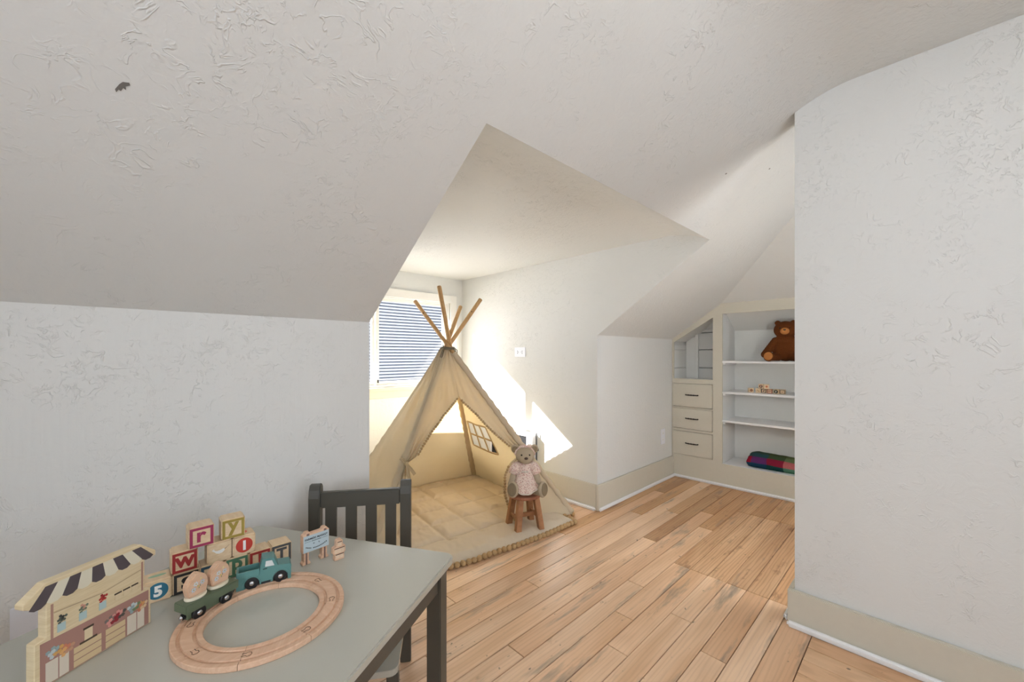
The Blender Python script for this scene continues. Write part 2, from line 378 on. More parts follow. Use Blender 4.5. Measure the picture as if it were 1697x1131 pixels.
# ------------------------------------------------------------------ dormer window
w1 = tag(empty('window_1', (0, 0, 0)), kind='structure')
WX0, WX1, WZ0, WZ1 = .93, 2.575, .93, 1.815
def wpart(name, bm, m=None, p=w1): return link(name, bm, m or M['window_white'], p)
bm = bmesh.new()
for a in ((WX0, WX0+.02, WZ0, WZ1), (WX1-.02, WX1, WZ0, WZ1), (WX0, WX1, WZ0, WZ0+.02), (WX0, WX1, WZ1-.02, WZ1)):
    bxa(bm, a[0], a[1], YD+.005, YD+.135, a[2], a[3])
wpart('jamb', bm)
for x0, x1, sl_, sr in ((.95, 1.735, .045, .03), (1.745, 2.56, .031, .043)):
    z0, z1 = WZ0+.02, WZ1-.018; bm = bmesh.new(); ya, yb = 3.685, 3.72
    bxa(bm, x0, x0+sl_, ya, yb, z0, z1, .003); bxa(bm, x1-sr, x1, ya, yb, z0, z1, .003)
    bxa(bm, x0+sl_-.002, x1-sr+.002, ya, yb, z0, z0+.032, .003); bxa(bm, x0+sl_-.002, x1-sr+.002, ya, yb, z1-.032, z1, .003)
    s = wpart('sash', bm); link('pane', box(x0+sl_-.003, x1-sr+.003, 3.701, 3.705, z0+.028, z1-.028), M['glass'], s)
    link('latch', box(x0+.012, x0+.022, ya-.016, ya-.0005, z0+.02, z0+.05, .003), M['black'], s)
    link('hinge', box(x0+.004, x0+.014, ya-.012, ya-.0005, 1.30, 1.38, .003), M['window_white'], s)
for nm, a in (('casing_right', (WX1-.012, WX1+.065, WZ0, WZ1+.07)), ('casing_left', (WX0-.07, WX0+.012, WZ0, WZ1+.07)), ('casing_top', (WX0+.012, WX1-.012, WZ1-.012, WZ1+.07))):
    wpart('casing', box(a[0], a[1], YD-.02, YD-.0005, a[2], a[3], .003))
wpart('sill', box(WX0-.09, WX1+.085, YD-.05, YD+.03, WZ0-.032, WZ0-.002, .005, 2), M['trim_beige'])
wpart('apron', box(WX0-.07, WX1+.065, YD-.018, YD-.0005, WZ0-.105, WZ0-.033, .003), M['trim_beige'])
# unseen windows added behind the camera for the fill lights
def plain_window(name, axis, c, a0, a1, z0, z1):
    w = tag(empty(name, (0, 0, 0)), kind='structure')
    def b(q0, q1, d0, d1, zz0, zz1): return box(q0, q1, d0, d1, zz0, zz1) if axis == 'y' else box(d0, d1, q0, q1, zz0, zz1)
    am = (a0+a1)/2
    for q in ((a0, a0+.06, z0, z1), (a1-.06, a1, z0, z1), (a0+.06, a1-.06, z0, z0+.06), (a0+.06, a1-.06, z1-.06, z1), (am-.03, am+.03, z0+.06, z1-.06)):
        link('frame_member', b(q[0], q[1], c-.07, c-.02, q[2], q[3]), M['window_white'], w)
    link('pane', b(a0+.05, a1-.05, c-.047, c-.043, z0+.05, z1-.05), M['glass'], w)
plain_window('added_window_2', 'x', XL, -1.1, .4, .87, 2.03)
plain_window('added_window_3', 'y', YB, -.65, 1.25, .87, 2.03)
plain_window('added_window_4', 'y', YB, 2.5, 3.45, .87, 2.03)

# ------------------------------------------------------------------ neighbouring house
nh = empty('neighbour_house', (0, 8.0, -3.0)); tag(nh, 'pale lap-sided house seen through the dormer window', 'house')
bm = bmesh.new(); z = 0
while z < 6.0:
    prism(bm, [(.8, .010, z+.036), (.8, -.012, z), (.8, .06, z), (.8, .06, z+.036)], (8.2, 0, 0)); z += .066
tag(link('siding', bm, M['siding'], nh), kind='stuff')
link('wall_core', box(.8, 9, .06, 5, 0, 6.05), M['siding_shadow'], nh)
link('roof', prism(bmesh.new(), [(.6, -.25, 5.98), (.6, 2.6, 7.4), (.6, 5.3, 5.98)], (8.6, 0, 0)), M['roofing'], nh)

tag(link('ground', box(-25, 30, 4.2, 40, -3.2, -3.0), M['concrete']), kind='structure')
# ------------------------------------------------------------------ ceiling lamp (behind the camera)
def ceiling_lamp(x, y, label, power, matname):
    cl = empty('ceiling_lamp', (x, y, ZC)); tag(cl, label, 'lamp')
    link('lamp_base', lathe(bmesh.new(), [(.0, 0), (.07, 0), (.07, -.02), (.03, -.03), (.0, -.03)], 32), M['trim_white'], cl)
    link('lamp_stem', tube(bmesh.new(), [(0, 0, -.028), (0, 0, -.115)], .012, 12), M['chrome'], cl)
    k = NT(matname); k.b.inputs['Emission Color'].default_value = (1, .985, .955, 1); k.b.inputs['Emission Strength'].default_value = power
    k.b.inputs['Base Color'].default_value = (.9, .9, .9, 1)
    link('lamp_globe', ell(bmesh.new(), (0, 0, -.24), (.13, .13, .13), None, 4), k.m, cl, True)
ceiling_lamp(.65, -.26, 'round white glass globe lamp hanging from the flat ceiling', LAMP, 'lit_glass')
sc = empty('fill_sconce', (2.35, .16, 1.15)); tag(sc, 'added white globe fill light, unseen behind the right partition wall', 'lamp')  # added light out of view, put in to brighten the alcove
link('wall_plate', lathe(bmesh.new(), [(0, .0005), (.05, .0005), (.05, .012), (.03, .02), (0, .02)], 24, Matrix.Rotation(PI/2, 4, 'Y')), M['chrome'], sc)
link('sconce_arm', tube(bmesh.new(), [(.018, 0, 0), (.045, 0, 0)], .012, 10), M['chrome'], sc)
k = NT('fill_globe'); k.b.inputs['Emission Color'].default_value = (1, .985, .955, 1); k.b.inputs['Emission Strength'].default_value = SCONCE_FILL
link('globe', ell(bmesh.new(), (.14, 0, 0), (.1, .1, .1), None, 4), k.m, sc, True)

# ------------------------------------------------------------------ built-in cabinet on the gable end
cab = empty('built_in_cabinet', (XR, 1.84, 0)); tag(cab, 'beige built-in cabinet with drawers and open white shelves under the slope', 'cabinet')
def cb_(name, bm, m, p=cab):     # coordinates given in room space
    bm.transform(Matrix.Translation((-XR, -1.84, 0))) ; return link(name, bm, m, p)
X0 = XR; FT = .02
bm = bmesh.new()
for y0, y1, z0, z1 in ((.455, 1.838, .0, .212), (1.356, 1.44, .212, 1.5999), (.455, 1.3555, 1.63, 1.728), (1.822, 1.838, .212, 1.3704), (1.44, 1.822, .955, 1.0), (1.44, 1.822, .703, .716), (1.44, 1.822, .474, .496), (1.44, 1.822, .212, .232)):
    bxa(bm, X0, X0+FT, y0, y1, z0, z1)
prism(bm, [(X0, 1.838, zs(1.838)), (X0, 1.36, zs(1.36)), (X0, 1.356, 1.729), (X0, 1.356, 1.60), (X0, 1.44, 1.60), (X0, 1.8219, 1.3705), (X0, 1.838, 1.3705)], (FT, 0, 0))
cb_('face_frame', bm, M['trim_beige'])
cb_('shoe_moulding', box(X0-.022, X0-.0005, .48, 1.815, 0, .028, .009, 3), M['trim_white'])
XBk = X0+.36
cb_('side_panel', box(X0+FT, XBk, 1.358, 1.376, .2, 1.63), M['plaster_smooth'])
cb_('side_panel', box(X0+FT, XBk, .44, .455, .2, 1.63), M['plaster_smooth'])
cb_('back_panel', box(XBk, XBk+.02, .45, 1.358, .2, 1.52), M['plaster_smooth'])
cb_('sloped_panel', prism(bmesh.new(), [(X0+FT, .456, 1.69), (X0+FT, .456, 1.72), (XBk+.02, .456, 1.50), (XBk+.02, .456, 1.47)], (0, .9, 0)), M['plaster_smooth'])
cb_('shelf', box(X0+.003, XBk, .456, 1.357, .19, .2135), M['trim_white'])
for z in (1.185, .895, .625):
    cb_('shelf', box(X0+.006, XBk, .456, 1.3565, z-.02, z, .002), M['trim_white'])
    cb_('shelf_cleat', box(X0+.022, XBk-.02, 1.335, 1.3575, z-.04, z-.0205), M['trim_white'])
# angled cubby above the drawers, lined with boards
XC2 = X0+.33
for z0, z1 in ((.99, 1.10), (1.108, 1.29), (1.298, 1.47), (1.478, 1.60)):
    cb_('lining_board', box(XC2, XC2+.02, 1.38, 1.70, z0, z1, .002), M['plaster_smooth'])
    if z0 < 1.4: cb_('lining_board', box(X0+FT, XC2, 1.826, 1.838, z0, min(z1, 1.345), .002), M['plaster_smooth'])
cb_('lining_board', box(XC2-.012, XC2+.02, 1.70, 1.826, .99, 1.43, .002), M['plaster_smooth'])
cb_('corner_batten', box(XC2-.03, XC2-.012, 1.695, 1.725, .99, 1.47, .002), M['plaster_smooth'])
cb_('side_panel', box(X0+FT, XC2, 1.378, 1.392, .2, 1.63), M['plaster_smooth'])
cb_('cubby_floor', box(X0+FT, XC2, 1.392, 1.826, .975, .99), M['trim_white'])
cb_('sloped_panel', prism(bmesh.new(), [(X0+FT, 1.826, zs(1.826)-.012), (X0+FT, 1.378, zs(1.378)-.03), (X0+FT, 1.378, zs(1.378)-.05), (X0+FT, 1.826, zs(1.826)-.03)], (.33, 0, 0)), M['plaster_smooth'])
for z0, z1 in ((.7215, .951), (.501, .701), (.236, .47)):
    d = cb_('drawer', box(X0-.009, X0+.3, 1.444, 1.829, z0, z1, .004, 2), M['trim_beige'])
    zc = (z0+z1)/2+.005; bm = bmesh.new()
    pts = [(X0-.010, 1.695, zc), (X0-.026, 1.690, zc), (X0-.030, 1.67, zc), (X0-.030, 1.60, zc), (X0-.026, 1.58, zc), (X0-.010, 1.575, zc)]
    tube(bm, pts, [.006, .005, .0055, .0055, .005, .006], 8)
    for yy in (1.66, 1.635, 1.61): ell(bm, (X0-.030, yy, zc), (.008, .010, .008), None, 1)
    cb_('handle', bm, M['bronze'], d)

# ------------------------------------------------------------------ outlets
def plate(name, label, o, u, w, h, n, holes):
    o, u, n = Vector(o), Vector(u), Vector(n); v = Vector((0, 0, 1)); r = empty(name, o); tag(r, label, 'outlet')
    Mx = Matrix((u, v, n)).transposed().to_4x4()
    bm = bxa(bmesh.new(), -w/2, w/2, -h/2, h/2, .0003, .006, .002, 2); bm.transform(Mx); link('cover_plate', bm, M['plate'], r)
    for hx, hy, hw, hh, mm in holes:
        bm = box(hx-hw/2, hx+hw/2, hy-hh/2, hy+hh/2, .0055, .0068); bm.transform(Mx); link('socket' if hw > .01 else 'slot', bm, M[mm], r)
S1 = []
for s in (-1, 1): S1 += [(s*.03, .008, .004, .012, 'black'), (s*.03, -.010, .004, .012, 'black'), (s*.018, 0, .005, .005, 'black')]
plate('wall_outlet', 'white sideways outlet plate high on the dormer wall above the tent', (DX1, 2.71, 1.268), (0, -1, 0), .145, .09, (-1, 0, 0), S1)
S2 = []
for s in (-1, 1): S2 += [(0, s*.032, .04, .03, 'trim_white'), (-.008, s*.032, .003, .01, 'bronze'), (.008, s*.032, .003, .01, 'bronze')]
plate('wall_outlet', 'white upright outlet plate on the low wall beside the built-in drawers', (3.86, YK, .43), (1, 0, 0), .085, .15, (0, -1, 0), S2)
plate('switch_plate', 'white wall plate with one dark slot behind the toy market stall', (-.185, YK, .445), (1, 0, 0), .1, .14, (0, -1, 0), [(.012, .012, .006, .012, 'black')])

# ------------------------------------------------------------------ wall heater behind the tent
ht = empty('wall_heater', (DX1, 2.735, .265)); tag(ht, 'white framed wall heater with dark vertical fins behind the tent', 'heater')
link('casing', box(-.10, -.001, -.20, .28, .235, .262, .004), M['trim_white'], ht)
link('casing_end', box(-.10, -.001, -.225, -.20, 0, .262, .004), M['trim_white'], ht)
link('casing_end', box(-.10, -.001, .28, .30, 0, .262, .004), M['trim_white'], ht)
link('casing_back', box(-.02, -.001, -.2, .28, .0, .235), M['heater'], ht)
fin = None
for i in range(30):
    if fin is None: fin = link('fin', box(-.095, -.02, -.002, .002, .01, .235), M['heater'], ht); f = fin
    else: f = fin.copy(); COL.objects.link(f)
    f.location = (0, -.19+i*.016, 0)
link('control_bar', box(-.03, -.018, -.262, -.252, .0, .27, .002), M['heater'], ht)
link('bar_bracket', box(-.018, -.001, -.262, -.252, .1, .12), M['heater'], ht)

# ------------------------------------------------------------------ play tent
FL, FR, BR, BL, AP = Vector((1.12, 2.45, 0)), Vector((2.50, 1.90, 0)), Vector((2.555, 3.19, 0)), Vector((1.19, 3.25, 0)), Vector((1.89, 2.715, 1.335))
TC = Vector((1.89, 2.70, 0))
tent = empty('play_tent', TC); tag(tent, 'cream canvas teepee play tent with wooden poles in the dormer', 'tent')
def tl(name, bm, m, p=tent, smooth=True):
    bm.transform(Matrix.Translation(-TC)); return link(name, bm, m, p, smooth)
for c, e, off in ((FL, 1.245, (.012, .02, 0)), (FR, 1.262, (-.016, -.012, 0)), (BR, 1.315, (.004, -.03, 0)), (BL, 1.275, (.022, -.012, 0))):
    a = AP+Vector(off)+Vector((0, 0, .0)); top = c+(a-c)*e; ax = (top-c).normalized()
    bm = tube(bmesh.new(), [c+Vector((0, 0, .004)), c+ax*.01, top-ax*.008, top-ax*.002, top], [.015, .0165, .0165, .0145, .010], 12)
    po = tl('pole', bm, M['polewood'])
    d = (top-ax*.13); sd = ax.cross(Vector((.69, .72, 0))).normalized()
    tl('pole_hole', tube(bmesh.new(), [d-Vector((.0121, .0124, 0)), d+Vector((.0121, .0124, 0))], .0045, 8), M['bronze'], po)
def lerp(tab, s):
    for (a, va), (b, vb) in zip(tab, tab[1:]):
        if a <= s <= b: return va+(vb-va)*(s-a)/(b-a)
    return tab[-1][1] if s > tab[-1][0] else tab[0][1]
def pnt(A, B, s, w, out=0.0):
    L = A+(AP-A)*s; R = B+(AP-B)*s; p = L+(R-L)*w; n = (B-A).cross(AP-A).normalized()
    if n.dot(p-Vector((TC.x, TC.y, .3))) < 0: n = -n
    return p+n*out
SMAX = .965
def panel(A, B, lo, hi, ns, nw, disp, hole=None, s0=0.012, push=0.014):
    bm = bmesh.new(); g = []
    for i in range(ns+1):
        s = s0+(SMAX-s0)*i/ns; a, b = lo(s), hi(s)
        g.append([bm.verts.new(pnt(A, B, s, a+(b-a)*j/nw, push+disp(s, a+(b-a)*j/nw, j/nw))) for j in range(nw+1)])
    for i in range(ns):
        for j in range(nw):
            if hole:
                s = s0+(SMAX-s0)*(i+.5)/ns; w = (j+.5)/nw
                if hole[0] < s < hole[1] and hole[2] < w < hole[3]: continue
            bm.faces.new((g[i][j], g[i][j+1], g[i+1][j+1], g[i+1][j]))
    return bm
def wr(p, a, sc): return a*mnoise.noise(Vector(p)*sc)
def side_disp(seed, bow=.05, amp=.018):
    def f(s, w, k):
        e = math.sin(PI*w)
        ap = .010*s**3*math.sin(w*26)
        return bow*e*(1-s)**.7*(.6+.4*math.sin(PI*s)) + amp*e*(mnoise.noise(Vector((w*3, s*6+seed, seed)))+.6*mnoise.noise(Vector((w*7+s*9, s*3, seed+4)))) + ap
    return f
def thick(o, t=.0022):
    m = o.modifiers.new('thickness', 'SOLIDIFY'); m.thickness = t; m.offset = 0; return o
thick(tl('left_panel', panel(BL, FL, lambda s: 0, lambda s: 1, 60, 50, side_disp(1, .02, .02)), M['canvas']))
thick(tl('back_panel', panel(BR, BL, lambda s: 0, lambda s: 1, 60, 50, side_disp(9, .06, .016)), M['canvas']))
H4 = (.30, .48, .46, .90)
thick(tl('right_panel', panel(FR, BR, lambda s: 0, lambda s: 1, 80, 60, side_disp(5, -.055, .010), H4), M['canvas']))
# tapes of the little side window
sd5 = side_disp(5, -.055, .010)
def strip(A, B, pts, wid, m, name, disp, push=.014):
    bm = bmesh.new(); P = [pnt(A, B, s, w, push+disp(s, w, w)) for s, w in pts]; rows_ = []
    for i, p in enumerate(P):
        t = (P[min(i+1, len(P)-1)]-P[max(i-1, 0)]).normalized(); n = (B-A).cross(AP-A).normalized(); q = t.cross(n).normalized()*wid/2
        rows_.append((p-q-n*.003, p+q-n*.003, p+q+n*.003, p-q+n*.003))
    vs_ = [[bm.verts.new(c) for c in r] for r in rows_]
    for a, b in zip(vs_, vs_[1:]):
        for q in range(4): bm.faces.new((a[q], a[(q+1) % 4], b[(q+1) % 4], b[q]))
    bm.faces.new(vs_[0][::-1]); bm.faces.new(vs_[-1])
    return tl(name, bm, m, tent, False)
h0, h1, v0, v1 = H4; N6 = 8
for w in (v0, (v0*2+v1)/3, (v0+2*v1)/3, v1): strip(FR, BR, [(h0+(h1-h0)*i/N6, w) for i in range(N6+1)], .016, M['canvas_trim'], 'window_tape', sd5)
for s in (h0, (h0+h1)/2, h1): strip(FR, BR, [(s, v0+(v1-v0)*i/N6) for i in range(N6+1)], .016, M['canvas_trim'], 'window_tape', sd5)
# front flaps
WL = [(0, .10), (.2, .085), (.3, .06), (.36, .03), (.387, .088), (.44, .12), (.501, .167), (.585, .283), (.64, .40), (.681, .515), (1, .515)]
WRt = [(0, .70), (.044, .664), (.159, .673), (.248, .721), (.31, .80), (.355, .93), (.385, .885), (.475, .801), (.581, .696), (.64, .60), (.681, .515), (1, .515)]
def flap_disp(tie, side):
    def f(s, w, k):
        e = k if side < 0 else 1-k                       # 0 at the pole, 1 at the free edge
        near = math.exp(-((s-tie)/.12)**2)
        pl = .016*near*math.sin(e*22)*min(1, e*4) + .010*math.exp(-((s-.69)/.10)**2)*math.sin(w*40)*(1-abs(w-.5))
        sag = .03*math.sin(PI*min(1, e))*(1 if s < .68 else .25)*math.sin(PI*min(1, s/.7))
        ap = .010*max(0, s-.75)*4*math.sin(w*30)
        return pl-.5*sag+ap+.007*mnoise.noise(Vector((w*6, s*9, side*3)))*e
    return f
fl_d, fr_d = flap_disp(.36, -1), flap_disp(.355, 1)
thick(tl('front_panel', panel(FL, FR, lambda s: 0, lambda s: lerp(WL, s), 110, 26, fl_d), M['canvas']))
thick(tl('front_panel', panel(FL, FR, lambda s: lerp(WRt, s), lambda s: 1, 110, 26, fr_d), M['canvas']))
# pole sleeves (canvas hems along each pole)
SOFF = [Vector(v) for v in ((.012, .02, 0), (-.016, -.012, 0), (.022, -.012, 0), (.004, -.03, 0))]
for A, ph in ((FL, 0), (FR, 1), (BL, 2), (BR, 3)):
    pts = []; rr = []
    for i in range(60):
        s = .02+.92*i/59; p = A+(AP+SOFF[ph]-A)*s
        pts.append(p); rr.append(.0245+(1 if s < .75 else .35)*(.0035*math.sin(i*1.9+ph)+.003*mnoise.noise(Vector((i*.7, ph, 0)))))
    tl('pole_sleeve', tube(bmesh.new(), pts, rr, 10), M['canvas'])
# pompom edging on the flaps
pp = bmesh.new(); ell(pp, (0, 0, 0), (.0105, .0105, .0105), None, 2)
for v in pp.verts: v.co *= 1+.12*mnoise.noise(v.co*300)
ppm = bpy.data.meshes.new('pompom'); pp.to_mesh(ppm); pp.free(); ppm.materials.append(M['canvas_trim'])
ppm.polygons.foreach_set('use_smooth', [True]*len(ppm.polygons))
def trim_line(tab, sa, sb, d, side):
    last = None; n = 400
    for i in range(n+1):
        s = sa+(sb-sa)*i/n; w = lerp(tab, s); p = pnt(FL, FR, s, w, .016+d(s, w, 1 if side < 0 else 0))
        if last is None or (p-last).length > .0205:
            o = link('pompom', ppm, None, tent); o.location = p-TC; o.rotation_euler = (i, i*.7, 0); last = p
trim_line(WL, .40, .675, fl_d, -1); trim_line(WRt, .40, .67, fr_d, 1); trim_line(WRt, .03, .30, fr_d, 1)
# bows that hold the flaps back, rope at the top
def bow(p, q):
    bm = bmesh.new(); n = Vector((-.35, -.9, .2)).normalized()
    for sx, L, dz in ((-1, .085, .05), (1, .075, -.085), (.2, .03, -.11)):
        a = p; e = p+Vector((q*sx*.055, -.02, dz)); t = (e-a).normalized(); sd = t.cross(n).normalized()*.011
        m = (a+e)/2+n*.012
        prism(bm, [a-sd*.6, a+sd*.6, m+sd, e+sd, e-sd, m-sd], n*.002)
    ell(bm, p, (.016, .016, .014), None, 2)
    return tl('tie_bow', bm, M['tape'], tent, False)
bow(pnt(FL, FR, .36, .022, .045), 1); bow(pnt(FL, FR, .355, .955, .045), -1)
bm = bmesh.new()
for kz in range(3):
    tube(bm, [AP+Vector((.004+math.cos(a)*.050, -.008+math.sin(a)*.050, -.045+.008*kz+.004*math.sin(a))) for a in [i*2*PI/20 for i in range(20)]], .0042, 6, closed=True)
lp = AP+Vector((-.05, -.015, -.03))
tube(bm, [lp+Vector((0, 0, .02)), lp+Vector((-.012, -.02, 0)), lp+Vector((-.03, -.02, -.05)), lp+Vector((-.04, -.02, -.08)), lp+Vector((-.022, -.02, -.085)), lp+Vector((-.012, -.02, -.04)), lp+Vector((-.006, -.01, .01))], .0042, 6)
lp = AP+Vector((.035, -.05, -.035))
tube(bm, [lp, lp+Vector((.02, -.012, -.02)), lp+Vector((.02, -.012, -.05)), lp+Vector((.008, -.012, -.045)), lp+Vector((0, -.01, -.01))], .004, 6)
tl('top_rope', bm, M['rope'])

# ------------------------------------------------------------------ quilted floor mat
mo = Vector((2.385, 1.815, 0)); ang = math.radians(8); ex = Vector((-math.cos(ang), math.sin(ang), 0)); ey = Vector((math.sin(ang), math.cos(ang), 0))
MW, MD = 1.28, 1.39
matr = empty('floor_mat', mo); tag(matr, 'peach quilted floor mat with pompom edge spread inside the play tent', 'mat')
def mat_pt(u, v):
    front = -.035*math.sin(PI*u/MW)*max(0, 1-v/.25)+.012*mnoise.noise(Vector((u*5, 0, 3)))*max(0, 1-v/.2)
    return mo+ex*u+ey*(v-front*-1)
def mat_z(u, v):
    e = min(u, v, MW-u, MD-v); edge = min(1, max(0, e)/.05)**.5
    qu = abs(((u-.16)/.245+.5) % 1-.5)*.245; qv = abs(((v-.27)/.245+.5) % 1-.5)*.245
    q = 1.0
    if v > .15: q = min(1, (min(qu, qv if v > .2 else 9)/.045))**.45 if v > .2 else 1
    puff = .014+.032*q+.006*mnoise.noise(Vector((u*14, v*14, 0)))*q+.004*mnoise.noise(Vector((u*40, v*22, 2)))
    if v < .27: puff += .014*math.sin(PI*v/.27)*(.6+.8*mnoise.noise(Vector((u*9, v*5, 1))))
    return .012+(puff-.012)*edge
bm = bmesh.new(); NU, NV = 150, 150; g = []
for i in range(NU+1):
    u = MW*i/NU; g.append([])
    for j in range(NV+1):
        v = MD*j/NV; p = mat_pt(u, v)-mo; g[-1].append(bm.verts.new((p.x, p.y, mat_z(u, v))))
for i in range(NU):
    for j in range(NV): bm.faces.new((g[i][j], g[i+1][j], g[i+1][j+1], g[i][j+1]))
bd = [g[i][0] for i in range(NU+1)]+[g[NU][j] for j in range(1, NV+1)]+[g[i][NV] for i in range(NU-1, -1, -1)]+[g[0][j] for j in range(NV-1, 0, -1)]
lo_ = [bm.verts.new((v.co.x, v.co.y, .002)) for v in bd]
for i in range(len(bd)): bm.faces.new((bd[i], bd[(i+1) % len(bd)], lo_[(i+1) % len(bd)], lo_[i]))
bm.faces.new(lo_)
link('quilt', bm, M['matcloth'], matr, True)
pp = bmesh.new(); ell(pp, (0, 0, 0), (.0185, .0185, .0165), None, 3)
for v in pp.verts: v.co *= 1+.10*mnoise.noise(v.co*220)
pbm = bpy.data.meshes.new('mat_pompom'); pp.to_mesh(pbm); pp.free(); pbm.materials.append(M['pompom'])
pbm.polygons.foreach_set('use_smooth', [True]*len(pbm.polygons))
def mat_pom(p):
    o = link('pompom', pbm, None, matr); o.location = (p.x-mo.x, p.y-mo.y, .0175); o.rotation_euler = (random.random()*6, random.random()*6, 0)
n = int(MW/.0365)
for i in range(n+1): mat_pom(mat_pt(MW*i/n, -.014))
for i in range(1, 12): mat_pom(mat_pt(-.014, .0365*i))
for i in range(1, 12): mat_pom(mat_pt(MW+.014, .0365*i))

# ------------------------------------------------------------------ stool
MZ = .041
st = empty('wooden_stool', (2.022, 1.967, MZ), math.radians(-20)); tag(st, 'small round brown wooden stool on the front of the mat', 'stool')
SH = .242
link('seat', lathe(bmesh.new(), [(0, SH-.026), (.106, SH-.026), (.115, SH-.021), (.117, SH-.012), (.115, SH-.004), (.109, SH), (0, SH)], 48), M['seatwood'], st, True)
def leg_bm(p0, p1, w):
    bm = bmesh.new(); a = [bm.verts.new(Vector(p0)+Vector((sx*w, sy*w, 0))) for sx, sy in ((-1, -1), (1, -1), (1, 1), (-1, 1))]
    b = [bm.verts.new(Vector(p1)+Vector((sx*w, sy*w, 0))) for sx, sy in ((-1, -1), (1, -1), (1, 1), (-1, 1))]
    bm.faces.new(a[::-1]); bm.faces.new(b)
    for i in range(4): bm.faces.new((a[i], a[(i+1) % 4], b[(i+1) % 4], b[i]))
    return bevall(bm, .0025, 2)
for sx, sy in ((-1, -1), (1, -1), (1, 1), (-1, 1)):
    link('leg', leg_bm((sx*.088, sy*.078, 0), (sx*.060, sy*.055, SH-.0265), .0195), M['stoolwood'], st)
for sx in (-1, 1): link('stretcher', box(sx*.078-.008, sx*.078+.008, -.055, .055, .07, .098, .002), M['stoolwood'], st)
link('stretcher', box(-.07, .07, -.012, .012, .072, .097, .002), M['stoolwood'], st)

# ------------------------------------------------------------------ bears
def rotz(a): return Matrix.Rotation(a, 3, 'Z').to_euler()
from mathutils import Euler
b1 = empty('teddy_bear', (2.018, 1.962, MZ+SH), math.radians(-43)); tag(b1, 'taupe teddy bear in a rose print dress sitting on the wooden stool', 'teddy bear')
bm = bmesh.new()
ell(bm, (0, .0, .085), (.062, .052, .085)); ell(bm, (0, .0, .165), (.048, .042, .05)); ell(bm, (0, 0, .2), (.03, .03, .03))
ell(bm, (.002, -.008, .262), (.067, .059, .059)); ell(bm, (.006, -.05, .245), (.043, .037, .034))
for s in (-1, 1):
    ell(bm, (s*.066, .012, .300), (.031, .014, .034), Euler((0, s*.5, s*.25)))
    for q in range(6):
        t = q/5; ell(bm, (s*(.058+.040*t), -.012-.022*t, .175-.105*t), (.023+.002*math.sin(PI*t),)*3, None, 2)
    tx = .045 if s < 0 else .075
    for q in range(6):
        t = q/5; ell(bm, (s*(.035+tx*t), -.02-.085*t, .035), (.034-.004*t,)*3, None, 2)
    a = s*.35 if s < 0 else .75
    ell(bm, (s*(.04+tx), -.112, .056), (.041, .025, .054), Euler((-.25, 0.10*s+(.35 if s > 0 else 0), a)))
body = link('body', fuse(bm, .0045, 5), M['fur_cream'], b1, True)
for s in (-1, 1):
    tx = .045 if s < 0 else .075; a = s*.35 if s < 0 else .75
    R = Euler((-.25, 0.10*s+(.35 if s > 0 else 0), a)); c = Vector((s*(.04+tx), -.112, .056))+R.to_matrix() @ Vector((0, -.0165, 0))
    link('foot_pad', ell(bmesh.new(), c, (.032, .010, .043), R), M['fur_pad'], b1, True)
    link('eye', ell(bmesh.new(), (s*.027+.003, -.060, .274), (.006, .005, .006), None, 2), M['eye'], b1, True)
    link('inner_ear', ell(bmesh.new(), (s*.067, .002, .300), (.021, .008, .023), Euler((0, s*.5, s*.25))), M['fur_pad'], b1, True)
link('nose', ell(bmesh.new(), (.006, -.087, .258), (.013, .008, .009)), M['nose'], b1, True)
bm = tube(bmesh.new(), [(.006, -.083, .249), (.006, -.084, .239), (-.002, -.080, .233)], .0013, 5); tube(bm, [(.006, -.084, .239), (.014, -.080, .233)], .0013, 5)
link('mouth', bm, M['nose'], b1)
bm = bmesh.new(); nn = 64; rings = []
for i, (r, z, fw) in enumerate(((.034, .215, 0), (.052, .205, 0), (.056, .18, 0), (.057, .155, -.003), (.060, .14, -.006), (.072, .10, -.016), (.086, .076, -.040), (.096, .066, -.056), (.100, .062, -.060))):
    ring = []
    for q in range(nn):
        a = q*2*PI/nn; wv = 1+(.05*max(0, i-3)/5)*math.sin(a*11+i*.4)
        drop = -.018*max(0, i-5)*max(0, -math.sin(a))**3
        ring.append(bm.verts.new((r*wv*math.cos(a), r*wv*.86*math.sin(a)+fw*max(0, -math.sin(a)*.5+.5), z+drop*.55)))
    rings.append(ring)
for A_, B_ in zip(rings, rings[1:]):
    for q in range(nn): bm.faces.new((A_[q], A_[(q+1) % nn], B_[(q+1) % nn], B_[q]))
hem = [v.co.copy() for v in rings[-1]]
dr = link('dress', bm, M['floral'], b1, True); thick(dr, .003)
link('hem_lace', tube(bmesh.new(), hem, .0045, 6, closed=True), M['lace'], b1, True)
for s in (-1, 1):
    bm = tube(bmesh.new(), [(s*.030, -.003, .200), (s*.058, -.010, .185), (s*.074, -.018, .160), (s*.084, -.022, .137)], [.024, .034, .036, .030], 16)
    link('sleeve', bm, M['floral'], b1, True)
bm = lathe(bmesh.new(), [(.030, .212), (.044, .207), (.047, .203), (.044, .202)], 32); link('collar', bm, M['lace'], b1, True)
bm = bmesh.new()
for q in range(-1, 2): ell(bm, (q*.016, -.052-.003*(q == 0), .158), (.010, .004, .007), None, 2)
link('bib_bow', bm, M['lace'], b1, True)
hb = [(.067*math.cos(a), -.010-.004*math.sin(a)+.0, .264+.060*math.sin(a)) for a in [i*PI/16 for i in range(17)]]
bm = tube(bmesh.new(), hb, .007, 8); ell(bm, (0, -.015, .324), (.04, .018, .008)); ell(bm, (.028, -.02, .328), (.02, .012, .010)); ell(bm, (-.008, -.02, .328), (.02, .012, .010)); ell(bm, (.01, -.026, .328), (.008, .008, .008))
link('headband', bm, M['floral'], b1, True)

